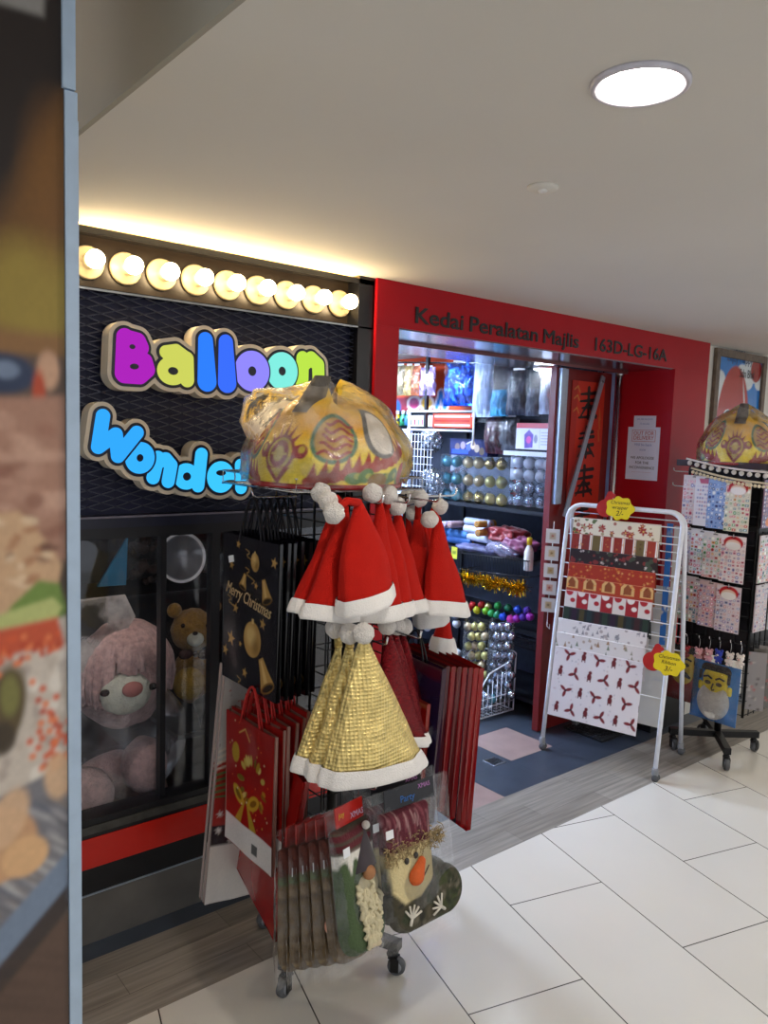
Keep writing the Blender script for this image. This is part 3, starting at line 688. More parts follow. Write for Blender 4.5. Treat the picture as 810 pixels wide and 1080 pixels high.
# ------------------------------------------------------------------ spinner rack with santa hats
RX, RY = 1.40, 1.91
sp = thing('spinner_rack', 'black wire spinner rack on four casters in front of the shop window', 'display rack', (RX, RY, 0))
BM = M['black_metal']
a0 = math.atan2(1.821-RY, 1.192-RX)
def caster(parent, x, y, z, ang, r=.028):
    """swivel caster: fork with a twin wheel, standing on the floor"""
    f = MB(); f.M = Matrix.Translation((x, y, 0)) @ Matrix.Rotation(ang, 4, 'Z')
    f.tube([(0, 0, z), (0, 0, 2*r+.006)], .009, 10); f.lathe([(.016, 2*r+.004), (.018, 2*r+.01), (.012, 2*r+.02)], 14)
    for s in (-1, 1): f.box((.010, s*.015, r*1.25), (.026, .003, r*1.5))
    f.box((.004, 0, 2*r+.003), (.03, .033, .004))
    o = f.build('caster', BM, parent)
    w = MB(); w.M = f.M @ Matrix.Translation((.015, 0, r)) @ Matrix.Rotation(R(90), 4, 'X')
    w.lathe([(r*.35, -.011), (r*.92, -.011), (r, -.007), (r, .007), (r*.92, .011), (r*.35, .011)], 24)
    w.build('wheel', M['rubber'], o)
    h = MB(); h.M = w.M; h.lathe([(.002, -.0125), (r*.6, -.0122), (r*.6, .0122), (.002, .0125)], 16); h.build('hub', M['grey'], o)
for k in range(4):
    a = a0+k*math.pi/2; ca, sa = math.cos(a), math.sin(a)
    m = MB(); m.M = Matrix.Rotation(a, 4, 'Z'); m.box((.125, 0, .098), (.25, .034, .03)); m.box((.252, 0, .098), (.006, .037, .033))
    m.build('base_arm', BM, sp, bevel=.002); caster(sp, .23*ca, .23*sa, .09, a0+k*1.9)
MB().tube([(0, 0, .1), (0, 0, 1.5)], .016, 14).build('pole', BM, sp)
for k in range(4):
    g_ = MB(); g_.M = Matrix.Rotation(k*math.pi/2, 4, 'Z'); hw = .14
    for i in range(5): x = -hw+i*hw/2; g_.tube([(x, -hw, .30), (x, -hw, 1.475)], .0028, 6)
    for i in range(17): z = .31+i*.0725; g_.tube([(-hw, -hw, z), (hw, -hw, z)], .0022, 6)
    g_.build('grid_panel', BM, sp)
tr = MB(); tx0, tx1, ty0, ty1, tz = -.29, .15, -.20, .20, 1.492
for z in (tz, tz+.035): tr.tube([(tx0, ty0, z), (tx1, ty0, z), (tx1, ty1, z), (tx0, ty1, z)], .003, 6, closed=True)
for i in range(12): x = tx0+(tx1-tx0)*i/11; tr.tube([(x, ty0, tz+.035), (x, ty0, tz), (x, ty1, tz), (x, ty1, tz+.035)], .0016, 5)
for i in range(9): y = ty0+(ty1-ty0)*i/8; tr.tube([(tx0, y, tz), (tx1, y, tz)], .0016, 5)
tr.build('tray', M['chrome'], sp)
def hook(x, y, z, dx, dy, ln, n=sp):
    d = Vector((dx, dy, 0)).normalized(); p = Vector((x-RX, y-RY, z))
    MB().tube([p, p+d*(ln-.012), p+d*ln+Vector((0, 0, .006)), p+d*(ln+.004)+Vector((0, 0, .024))], .003, 7).build('hook', M['chrome'], n)
for x, z in ((1.27, 1.472), (1.36, 1.472), (1.47, 1.472), (1.30, 1.095), (1.42, 1.095), (1.28, .70), (1.44, .70)): hook(x, RY-.14, z, 0, -1, .22)
for y, z in ((1.94, 1.46), (1.90, .96), (2.02, .96)): hook(RX-.14, y, z, -1, 0, .145)
for y, z in ((1.80, 1.462), (1.82, 1.08)): hook(RX+.14, y, z, 1, 0, .24)

felt = mat('red_felt', 'bc180b', .92, var=.08, scale=12, bump=.5, bscale=300, spec=.25); fleece = mat('white_fleece', 'ece8e4', .95, var=.04, bump=.35, bscale=260, sheen=.3)
pomm = mat('white_pompom', 'efe9e2', 1., var=.06, bump=1., bscale=260, sheen=.4)
goldcloth = mat('gold_lame', 'ecd48a', .36, .5, var=.2, scale=40); sequin = mat('red_sequin', '7c0a14', .22, .75, var=.5, scale=140, bump=.9, bscale=200)
# dimples of the gold lame, woven in rows
def dimple(m):
    N, L = m.node_tree.nodes, m.node_tree.links; b = [n for n in N if n.type == 'BSDF_PRINCIPLED'][0]
    tc = N.new('ShaderNodeTexCoord'); vo = N.new('ShaderNodeTexVoronoi'); vo.inputs['Scale'].default_value = 105; vo.inputs['Randomness'].default_value = .12
    L.new(tc.outputs['Object'], vo.inputs['Vector']); bp = N.new('ShaderNodeBump'); bp.inputs['Strength'].default_value = .9; bp.inputs['Distance'].default_value = .008
    L.new(vo.outputs['Distance'], bp.inputs['Height']); L.new(bp.outputs[0], b.inputs['Normal'])
dimple(goldcloth)
hs = 0
def hat(label, ax, ay, bl, br, Y, pom, body, group, brimf=.16, dep=.03, pr=.026, dome=.0, pomY=None):
    """a limp santa hat hanging by its tip: a, bl, br measured on the plane Y"""
    global hs; hs += 1
    A, BL, BR = at(ax, ay, Y=Y), at(*bl, Y=Y), at(*br, Y=Y); c = (BL+BR)/2-A; w = (BR-BL)/2
    t = thing('santa_hat', label, 'hat', A, (0, 0, 0), group); sd = hs*7.3
    def f(u, v, off=0.):
        a = 2*math.pi*u; k = .07+.93*v**.95+dome*math.sin(math.pi*v)
        d = .010+dep*v**.8
        fold = 1+.07*math.sin(3*a+sd)*v+.05*math.sin(7*a+sd*2)*v*(1-.4*v)
        p = Vector((c.x*v, 0, c.z*v))+Vector((w.x*k*math.cos(a), 0, w.z*v*math.cos(a)))*fold
        p.y = d*math.sin(a)*fold+.012*noise.noise(Vector((p.x*9, sd, p.z*9)))-.03*v*0
        if off:
            n_ = Vector((math.cos(a)*max(abs(w.x), .02), math.sin(a)*max(abs(w.x), .02)*.7, 0)).normalized(); p += n_*off
        p += Vector((0, 0, .002*math.sin(3*a+sd)*v))
        return p
    b = MB().grid(44, 26, lambda u, v: f(u, v*(1-brimf*.55)), wrap=True); o = b.build('hat_body', body, t)
    def g(u, v):
        off = .0045+.0025*math.sin(math.pi*v)**.6; vv = 1-brimf+brimf*v
        if v > .97: off = .002
        return f(u, vv, off)
    bm = MB().grid(44, 9, g, wrap=True)
    bm.add([f(i/44, 1, .002) for i in range(44)]+[f(0, .97)*.5+f(.5, .97)*.5], [(i, 44, (i+1) % 44) for i in range(44)])
    bm.build('brim', fleece, t)
    P = at(*pom, Y=pomY or Y-.02)-A; MB().ball(P, pr, 20, 14, jitter=.16, jf=70).build('pompom', pomm, t)
    MB().tube([Vector((0, 0, -.006)), P*.5+Vector((0, 0, .014)), P], [.011, .01, .008], 8).build('tip', body, t)
    return t
GR = 'red santa hats on the spinner rack'
hat('frontmost red felt santa hat with its white brim rising to the right', 379, 528, (359, 652), (413, 630), 1.53, (352, 541), felt, GR, .15, .035, dome=.24)
hat('red santa hat directly behind the frontmost one, brim showing to its left', 364, 534, (317, 652), (374, 655), 1.60, (346, 529), felt, GR, .14)
hat('leftmost and hindmost red santa hat of the front row', 352, 540, (304, 645), (352, 652), 1.66, (339, 520), felt, GR, .14)
hat('red santa hat whose brim peeks out right of the frontmost hat', 400, 530, (378, 656), (424, 650), 1.60, (393, 520), felt, GR, .14)
hat('second red santa hat to the right of the frontmost hat, mostly hidden', 408, 533, (392, 652), (436, 646), 1.65, (410, 521), felt, GR, .14)
hat('third red santa hat to the right of the frontmost hat, thin slice showing', 419, 539, (404, 650), (449, 642), 1.70, (419, 534), felt, GR, .14)
hat('wide red santa hat hanging at the right corner of the spinner rack', 462, 546, (446, 647), (494, 650), 1.70, (453, 548), felt, GR, .16, dome=.05)
hat('red santa hat behind the wide right hat, white brim below it', 444, 548, (440, 663), (470, 655), 1.80, (436, 541), felt, GR, .16)
hat('small red santa hat dangling lowest at the right of the spinner', 468, 640, (455, 692), (479, 693), 1.86, (466, 640), felt, GR, .4, pr=.012)
hat('red santa hat in the shaded middle of the right cluster', 440, 545, (420, 640), (462, 640), 1.76, (443, 525), felt, GR, .12)
hat('red santa hat at the back of the right cluster, mostly its pompom showing', 452, 548, (436, 636), (478, 638), 1.84, (464, 534), felt, GR, .12)
hat('red santa hat behind the middle cluster with pompom at the hook', 428, 541, (414, 640), (454, 640), 1.82, (430, 524), felt, GR, .12)
GG = 'gold santa hats on the spinner rack'
hat('frontmost gold dimpled santa hat with wide white brim', 384, 676, (340, 832), (447, 807), 1.50, (383, 668), goldcloth, GG, .13, .045, .027)
hat('gold santa hat second from the front, left of the frontmost gold hat', 369, 680, (323, 823), (384, 822), 1.56, (369, 668), goldcloth, GG, .13, .03, .027)
hat('hindmost gold santa hat at the far left of the gold stack', 357, 680, (308, 814), (352, 818), 1.62, (354, 662), goldcloth, GG, .13, .028, .027)
GS = 'red sequin santa hats on the spinner rack'
hat('red sequin santa hat nearest the gold hats', 410, 668, (388, 782), (449, 786), 1.63, (408, 660), sequin, GS, .1)
hat('red sequin santa hat in the middle of the sequin stack', 417, 668, (402, 778), (453, 782), 1.69, (418, 660), sequin, GS, .1)
hat('red sequin santa hat at the back, leaning to the right', 424, 668, (416, 770), (457, 778), 1.75, (426, 661), sequin, GS, .1)

# ------------------------------------------------------------------ gift bags
def gift_bag(name, label, canvas, loc, rot, d=.016, hand=.12, hcol=None, group=None, back=None, stick=None, cat='gift bag', side=None):
    w, h = canvas.w, canvas.h
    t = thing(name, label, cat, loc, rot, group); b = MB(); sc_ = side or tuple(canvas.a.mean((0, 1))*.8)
    b.grid(canvas.nx, canvas.ny, lambda u, v: (u*w-w/2, -d/2+.0015*math.sin(u*9+v*5), v*h-h), 0, canvas.a)
    b.grid(4, 4, lambda u, v: (w/2-u*w, d/2, v*h-h), 0, None, True, back or sc_)
    for s in (-1, 1):        # gusseted sides
        q_ = [(s*w/2, -d/2, -h), (s*(w/2-.012), 0, -h), (s*w/2, d/2, -h), (s*w/2, -d/2, 0), (s*(w/2-.004), 0, 0), (s*w/2, d/2, 0)]
        b.add(q_, [(0, 1, 4, 3), (1, 2, 5, 4)] if s > 0 else [(3, 4, 1, 0), (4, 5, 2, 1)], 0, sc_)
    b.add([(-w/2, -d/2, -h), (w/2, -d/2, -h), (w/2, d/2, -h), (-w/2, d/2, -h)], [(3, 2, 1, 0)], 0, sc_)
    b.build('bag_body', M['gloss'], t)
    if hand:
        for y in (-d/2+.001, d/2-.001):
            hm_ = MB(); n = 12
            hm_.tube([(w*.2*math.cos(math.pi*k/n)*(1-.35*math.sin(math.pi*k/n)), y*(1-.8*math.sin(math.pi*k/n)), -.015+hand*math.sin(math.pi*k/n)) for k in range(n+1)], .003, 6); hm_.build('handle', hcol or BM, t)
    if stick:
        MB().box((stick[0], -d/2-.0015, stick[1]), (.03, .001, .02), M=Matrix.Rotation(stick[2], 3, 'Y')).build('price_sticker', M['paper'], t)
    return t
RA = -math.pi/2
c = Canvas(.31, .44, 112, 160, '15131b')
gold, gold2, gold3 = 'b08a4e', 'd9b878', '6e5228'
def U(u, v): return u*.31, v*.44
for i in range(60): c.star(*U(rnd.random(), rnd.random()), .003, '4a4048', 5)
for u, v, r in ((.28, .94, .013), (.93, .88, .017), (.62, .70, .012), (.17, .79, .014), (.26, .51, .016), (.75, .47, .018), (.17, .29, .026), (.05, .19, .018), (.45, .1, .016), (.36, .28, .01), (.9, .1, .012)): c.star(*U(u, v), r, gold, 5, .2)
def orn(u, v, r):
    x, z = U(u, v); c.ell(x, z, r, r*1.12, gold); c.ell(x-r*.2, z+r*.25, r*.55, r*.6, gold2, 0, .8, r*.5); c.ell(x+r*.4, z-r*.4, r*.4, r*.5, gold3, 0, .6, r*.5); c.rect(x-r*.12, z+r, x+r*.12, z+r*1.3, gold2)
def bell(u, v, s, ro):
    x, z = U(u, v); cr, sr = math.cos(ro), math.sin(ro)
    T_ = lambda a, b: (x+(a*cr-b*sr)*s, z+(a*sr+b*cr)*s)
    c.poly([T_(*p) for p in ((-.25, 1), (.25, 1), (.45, .2), (.8, -.7), (-.8, -.7), (-.45, .2))], gold); c.ell(*T_(0, -.72), .8*s, .28*s, gold3, ro); c.ell(*T_(0, -.72), .62*s, .17*s, '2a2018', ro); c.poly([T_(*p) for p in ((-.12, .9), (.08, .9), (.1, -.4), (-.3, -.4))], gold2, .7)
orn(.60, .85, .024); orn(.57, .34, .046); bell(.80, .68, .036, .35); bell(.39, .70, .025, -.3); bell(.80, .14, .05, .5)
for u0, v0 in ((.42, .92), (.10, .58), (.30, .05), (.42, .8)):
    c.line([U(u0+.05*math.sin(k*1.3)+.02*k, v0-.012*k) for k in range(9)], .0025, gold)
tb = None
for k in range(6):
    lb_ = 'black gift bag with gold Merry Christmas print, frontmost of its stack' if k == 0 else 'black Christmas gift bag, %s from the front of the black stack, edge showing' % ORD[k]
    loc = (1.115+.026*k, 1.94+.004*k, 1.345+.004*math.sin(k*3))
    if k == 0:
        tb = gift_bag('gift_bag', lb_, c, loc, (0, 0, RA), .014, .13, mat('black_ribbon', '10101a', .6), 'black gift bags on the spinner rack', side=lin('0f0e12'), stick=(-.105, -.075, -.25))
        tx = text('lettering', 'Merry Christmas', .052, mat('pale_gold_ink', 'cdb184', .4, .3), tb, (-.005, -.0095, -.178), shear=.35, sx=.72, rot=(R(90), R(8), 0))
    else:
        t = dup(tb, loc, (0, 0, RA+.02*math.sin(k*2)), lb_)
# red bags with a gold wreath
c = Canvas(.27, .40, 90, 134, '8e1512')
def U(u, v): return u*.27, v*.40
for i in range(26):
    a = rnd.uniform(0, 6.28); x, z = U(.58+.24*math.cos(a), .56+.17*math.sin(a)); c.ell(x, z, rnd.uniform(.01, .02), rnd.uniform(.005, .009), rnd.choice(['9a7a22', 'b7a04a', '6c5a1a', 'c9b260']), a)
for s in (-1, 1):
    c.ell(*U(.45+.15*s, .42), .035, .02, 'b7962c', s*.6); c.ell(*U(.45+.15*s, .42), .02, .009, '6e5414', s*.6); c.poly([U(.45, .42), U(.45+.1*s, .20), U(.45+.22*s, .22)], 'a98a2a')
for i in range(30): c.line([U(.05+rnd.random()*.9, rnd.random()*.95+.02), U(.05+rnd.random()*.9, rnd.random())][:1]*2, .005, rnd.choice(['c9a24a', 'd8602e', 'e9d9b0']))
c.rect(*U(.70, .05), *U(.95, .16), 'b39436'); c.line([U(.28, .88), U(.4, .93), U(.5, .86)], .004, 'c8a65a'); c.ell(*U(.22, .72), .02, .03, 'a5842a')
c.rect(0, 0, .27, .085, 'd9d4d2'); c.rect(.16, .02, .19, .05, '5b5b5b'); c.speck(.12, 4)
rc_ = mat('red_cord', 'b01816', .6)
for k in range(6):
    lb_ = 'red gift bag with gold wreath print and white lower band, frontmost of its stack' if k == 0 else 'red wreath gift bag, %s from the front of the red stack, edge and cord showing' % ORD[k]
    loc = (1.098+.019*k, 1.895-.004*k, .82+.012*k); rt = (0, R(.5), RA)
    if k == 0: tb = gift_bag('gift_bag', lb_, c, loc, rt, .012, .12, rc_, 'red wreath gift bags on the spinner rack')
    else: dup(tb, loc, (0, R(1)+.04*math.sin(k*5), RA+.04*math.sin(k*2.2)), lb_)
# big plain red bag hanging askew below them
c = Canvas(.40, .46, 20, 30, '96120f'); c.rect(0, .0, .30, .03, '8a0f0d'); c.speck(.06, 8)
th = R(25.6); BC = Vector((1.125, 1.90, .276)); up = Matrix.Rotation(RA, 3, 'Z') @ Vector((math.sin(th), 0, math.cos(th)))
eu = (R(-8), R(3), R(-102.5)); BC = Vector((1.133, 1.915, .265)); from mathutils import Euler
gift_bag('gift_bag', 'large plain dark red gift bag hanging lowest, below the wreath bags', c, BC+Euler(eu).to_matrix() @ Vector((0, 0, .46)), eu, .02, 0, rc_)
0 and gift_bag('gift_bag', 'large plain dark red gift bag just behind the askew one', c, BC+up*.50+Vector((.035, -.02, .02)), (0, th*.9, RA), .02, 0, rc_)
# tall white bags
c = Canvas(.17, .75, 40, 150, 'b9b3b0')
for i in range(70): c.line([(rnd.uniform(0, .3), rnd.uniform(.42, .74))]*2, .006, rnd.choice(['8f7f7a', 'a4564e', '7d7f7a', '9b8f8a']))
c.poly([(0, .44), (.3, .62), (.3, .34), (0, .34)], '9c2a22')
for k in range(9): c.line([(0, .34+.018*k), (.3, .36+.03*k)], .006, '2f7a4a' if k < 5 else 'd8c8b8')
c.rect(0, .245, .3, .34, 'a02a26'); c.rect(0, .185, .3, .25, '1e1c26')
for i in range(16): c.star(rnd.uniform(.01, .29), rnd.uniform(.19, .33), .012, 'd8d0cc', 6, rnd.random())
c.rect(0, 0, .3, .185, 'cfcac6'); c.speck(.06, 9)
for k in range(2):
    gift_bag('gift_bag', ('tall white gift bag with red, green and black bands hanging by the shop window', 'second tall banded gift bag hidden behind the white one by the window')[k], c, (1.20+.004*k, 2.085+.03*k, .925), (0, R(4.5), R(-6)), .02, .1, rc_)
# dark red and navy bags on the right face
def plain(cn, w=.28, h=.5, edge='c8b070'):
    c = Canvas(w, h, 30, 50, cn); c.rect(0, h-.012, w, h, edge, .25); return c
c = plain('221a3c'); c.rect(0, 0, .28, .14, '5a1420'); c.rect(0, .46, .28, .5, '4a1428')
gift_bag('gift_bag', 'navy and maroon gift bag facing the shop on the right side of the spinner', c, (1.625, 1.80, .955), (0, R(3), RA), .02, .1, BM)
cols = ['3a1024', '7a0f18', '6a1a2a', '8c1016', '2a1a3c', '9c1014', 'a00f14']
for k, cc in enumerate(cols):
    h = .46+.015*k
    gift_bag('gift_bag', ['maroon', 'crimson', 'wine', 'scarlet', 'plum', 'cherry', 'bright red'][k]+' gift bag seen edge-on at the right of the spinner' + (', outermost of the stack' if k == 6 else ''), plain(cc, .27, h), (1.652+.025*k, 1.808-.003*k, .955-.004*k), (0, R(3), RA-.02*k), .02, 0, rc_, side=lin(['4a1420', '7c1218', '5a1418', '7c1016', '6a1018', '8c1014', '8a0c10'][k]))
c = plain('98120f', .22, .30); c.line([(.03, .02), (.03, .28), (.19, .28), (.19, .02), (.03, .02)], .004, 'd8a09a'); c.star(.11, .06, .025, 'c8a060'); c.star(.12, .12, .03, 'b58a5a')
gift_bag('gift_bag', 'small red gift bag with a thin outlined frame beside the gold santa hats', c, (1.585, 1.79, .845), (0, R(3), RA), .016, .08, rc_)

# ------------------------------------------------------------------ packaged stockings
def pack(label, loc, rot, w, h, canvas, S, x0, z0, d, puff, card, cardtext=None, group=None, extra=None):
    t = thing('packaged_stocking', label, 'christmas stocking', loc, rot, group)
    MB().plate(S, x0, z0, d, .012, -.012, 0, 0, puff, .035, canvas.a if canvas else None).build('stocking', M['cloth'], t)
    fm_ = MB()
    for s in (-1, 1):
        fm_.grid(26, 34, lambda u, v: (u*w-w/2, s*(.004+.034*(math.sin(math.pi*u)*math.sin(math.pi*min(1, v*1.15+.02)))**.5)+.004*noise.noise(Vector((u*7, v*9, s*3))), -h+v*h))
    fm_.build('film', M['film'], t)
    cd = MB(); cw = w*.62
    cd.box((0, -.003, -.028), (cw, .004, .055), 0); o = cd.build('header_card', card, t, rot=(0, 0, 0))
    if cardtext:
        for body, sz, x, z, m_ in cardtext: text('lettering', body, sz, m_, o, (x, -.0058, z), extrude=.0002)
    MB().box((-w*.38, -.042, -.10), (.026, .0012, .022)).build('barcode_label', M['paper'], t)
    if extra: extra(t)
    return t
d = .005; Xg, Zg = field(-.14, -.41, .19, 0, d)
leg = np.maximum(np.abs(Xg+.03)-.088, np.maximum(Zg+.055, -.33-Zg)); foot = seg(Xg, Zg, -.04, -.315, .07, .10, -.315, .068)
S = np.minimum(leg, foot)
c = Canvas(Xg[0, -1]-Xg[0, 0], Zg[-1, 0]-Zg[0, 0], Xg.shape[1], Xg.shape[0], '3a3524')
ox, oz = .14, .41
rs = np.random.default_rng(5)
c.rect(0, 0, 1, .17, '474230')
for i in range(80): c.ell(rs.uniform(0, .3), rs.uniform(0, .18), rs.uniform(.006, .022), rs.uniform(.005, .014), rs.choice(['2b2a20', '5a5240', '6b6454', '39402a']), rs.uniform(0, 3))
for i in range(60): c.ell(rs.uniform(.20, .33), rs.uniform(.02, .16), rs.uniform(.004, .016), rs.uniform(.004, .01), rs.choice(['2c3318', '3c4420', '222a14']), rs.uniform(0, 3))
c.rect(0, .235, 1, 1, '571224')
for i in range(70): c.line([(rs.uniform(0, .25), rs.uniform(.25, .36)), ], .004, '8a4a52'); x, z = rs.uniform(0, .22), rs.uniform(.25, .36); c.line([(x, z), (x+.004, z-.03)], .004, rs.choice(['86444e', '3a0a16', '9c6a70', 'b08a88']))
c.poly([(.035, .15), (.02, .25), (.215, .26), (.205, .17), (.13, .12), (.07, .115)], 'd8c795'); c.speck(.1, 2)
def snow(t):
    f = MB(); rr = random.Random(4)
    for i in range(420):
        x = rr.uniform(-.125, .085); z = -.155+.05*(x+.02)+rr.gauss(0, .013); p = Vector((x, -.026, z)); q_ = p+Vector((rr.uniform(-.02, .02), rr.uniform(-.014, -.002), rr.uniform(-.022, .012)))
        f.tube([p, (p+q_)/2+Vector((0, -.006, .004)), q_], [.0016, .0013, .0005], 4)
    f.build('fur_trim', mat('tawny_fur', 'a08a62', .9, var=.35, scale=90), t)
    Xn, Zn = field(-.06, -.06, .06, .06, .004); sn = seg(Xn, Zn, -.012, -.008, .026, .016, .02, .012)
    MB().plate(sn, -.06, -.06, .004, 0, -.001, 0, 0, .016, .02).build('nose', mat('orange_felt', 'd05a1c', .7, bump=.3, bscale=200), t, (-.016, -.036, -.222), rot=(0, R(-12), 0))
    for x, z in ((-.056, -.186), (-.022, -.180)): MB().ball((x, -.036, z), (.008, .006, .009), 12, 8).build('eye', mat('button_black', '2b2622', .3), t)
    MB().tube([(-.05+.075*k/10, -.0345, -.238-.022*math.sin(math.pi*k/10)+.018*k/10) for k in range(11)], .002, 6).build('smile', mat('brown_thread', '5a3a24', .7), t)
    for cx, cz, ro in ((-.055, -.335, .3), (.055, -.34, -.9)):
        hm_ = MB()
        for k in range(5):
            a = ro+(k-2)*.5; hm_.tube([(cx, -.04, cz), (cx+.035*math.sin(a), -.042, cz+.035*math.cos(a))], .003, 6)
        hm_.tube([(cx-.018*math.sin(ro), -.038, cz-.018*math.cos(ro)), (cx, -.04, cz)], .0045, 6)
        hm_.build('twig_hand', bpy.data.materials.get('white_felt') or mat('white_felt', 'd9d3c6', .9), t)
card_k = mat('black_header_card', '15141c', .35, var=.3); card_r = mat('red_header_card', 'c22318', .35, var=.12)
blue_i = mat('blue_print', '2f6fb8', .5); pink_i = mat('pink_print', 'b87ab8', .5); yel_i = mat('yellow_print', 'e0b83a', .5)
O = at(430, 826, Y=1.55)
for k in range(2, -1, -1):
    pack(['frontmost packaged snowman stocking with orange nose and twig hands', 'packaged snowman stocking behind the frontmost snowman', 'hindmost packaged snowman stocking of the snowman stack'][k],
         (O.x-.012*k, O.y+.04*k, O.z+.006*k), (R(-11), R(1.5), R(2)), .30, .42, c, S, -.14, -.41, d, .022, card_k,
         [('Party', .026, -.01, -.036, blue_i), ('XMAS', .018, .055, -.016, pink_i)], 'packaged snowman stockings', snow if k == 0 else None)
# gnome stocking
d = .005; Xg, Zg = field(-.11, -.41, .13, 0, d)
leg = np.maximum(np.abs(Xg+.005)-.078, np.maximum(Zg+.05, -.31-Zg)); foot = seg(Xg, Zg, -.012, -.31, .07, .035, -.325, .062)
S2 = np.minimum(leg, foot)
def boot(base, top):
    c = Canvas(Xg[0, -1]-Xg[0, 0], Zg[-1, 0]-Zg[0, 0], Xg.shape[1], Xg.shape[0], base); c.rect(0, .285, 1, 1, top); return c
c = boot('475a38', '5c1822')
for z in (.30, .325, .35): c.line([(0, z), (.24, z+.01)], .007, '4a4a3c')
for k in range(7): c.poly([(.01+.035*k, .292), (.045+.035*k, .292), (.028+.035*k, .242 if k % 2 else .262)], 'e2ded4')
c.rect(0, .28, 1, .298, 'e2ded4'); c.speck(.12, 6)
def gnome(t):
    f = MB(); rr = random.Random(9)
    f.plate(np.minimum(seg(*field(-.06, -.16, .06, .02, .005), 0, -.03, .055, 0, -.11, .03), 9), -.06, -.16, .005, 0, -.002, 0, 0, .012, .03)
    for i in range(64):
        z = rr.uniform(-.14, .0); hw = .056*(1-abs(z)/.24); x = rr.uniform(-hw, hw)
        f.tube([(x+.006*math.sin(k*1.9+i), -.016+.004*math.cos(k*1.7), z-.008*k) for k in range(5)], [.006, .0062, .006, .005, .003], 6)
    f.build('beard', mat('cream_yarn', 'd6cba8', .95, var=.1, bump=.4, bscale=200), t, (.012, -.022, -.195))
    MB().ball((.012, -.042, -.178), (.02, .016, .018), 14, 10).build('nose', mat('peach_felt', 'a8754e', .8), t)
    h = MB(); h.grid(16, 10, lambda u, v: (.012+.046*(1-v*.9)*math.cos(2*math.pi*u)+.012*v, -.03+.016*(1-v)*math.sin(2*math.pi*u), -.168+.10*v), wrap=True)
    h.build('gnome_hat', mat('grey_velvet', '3a3238', .9, sheen=.3), t); MB().ball((.025, -.036, -.062), .011, 12, 8, jitter=.1).build('pompom', pomm, t)
    l = MB(); l.tube([(.004, -.03, -.315), (.002, -.034, -.335), (.004, -.034, -.36)], [.009, .009, .013], 8); l.tube([(.022, -.03, -.32), (.024, -.034, -.34), (.03, -.034, -.365)], [.009, .009, .012], 8)
    l.build('legs', mat('cream_felt', 'd9c9a8', .9), t)
O = at(366, 846, Y=1.565)
pack('packaged gnome stocking with yarn beard, frontmost of the stocking stack', O, (R(-12), R(4), R(16)), .19, .405, c, S2, -.11, -.41, d, .02, card_r, [('XMAS', .022, .03, -.036, mat('pale_print', 'd6c6e0', .5)), ('joy', .02, -.035, -.022, yel_i)], None, gnome)
c2 = boot('6b5638', '5a2a20'); c2.rect(0, .27, 1, .29, '556b40'); c2.speck(.2, 7)
for i in range(30): c2.ell(rs.uniform(0, .24), rs.uniform(0, .3), .012, .008, rs.choice(['55432c', '7d6646', '8a7450']), rs.uniform(0, 3))
def deer(t):
    MB().ball((-.06, -.036, -.26), (.016, .014, .02), 14, 10).build('nose', mat('pink_nose', 'c98f74', .6), t)
    a = MB()
    for s in (-1, 1): a.tube([(s*.02, -.03, -.16), (s*.04, -.034, -.13), (s*.05, -.034, -.10)], .004, 6); a.tube([(s*.034, -.032, -.14), (s*.055, -.034, -.135)], .0035, 6)
    a.build('antlers', mat('antler_felt', '4a3524', .9), t)
p0 = None
for k in range(1, 6):
    O = at(366-10.5*k, 852+3.*k, Y=1.565+.028*k); lb_ = 'packaged brown reindeer stocking, %s behind the gnome stocking' % ORD[k-1]
    if p0 is None: p0 = pack(lb_, O, (R(-12), R(4), R(16)), .18, .40, c2, S2, -.11, -.41, d, .016, card_r, None, 'packaged reindeer stockings', deer)
    else: dup(p0, O, (R(-12+k), R(4+k*.8), R(16+k)), lb_)
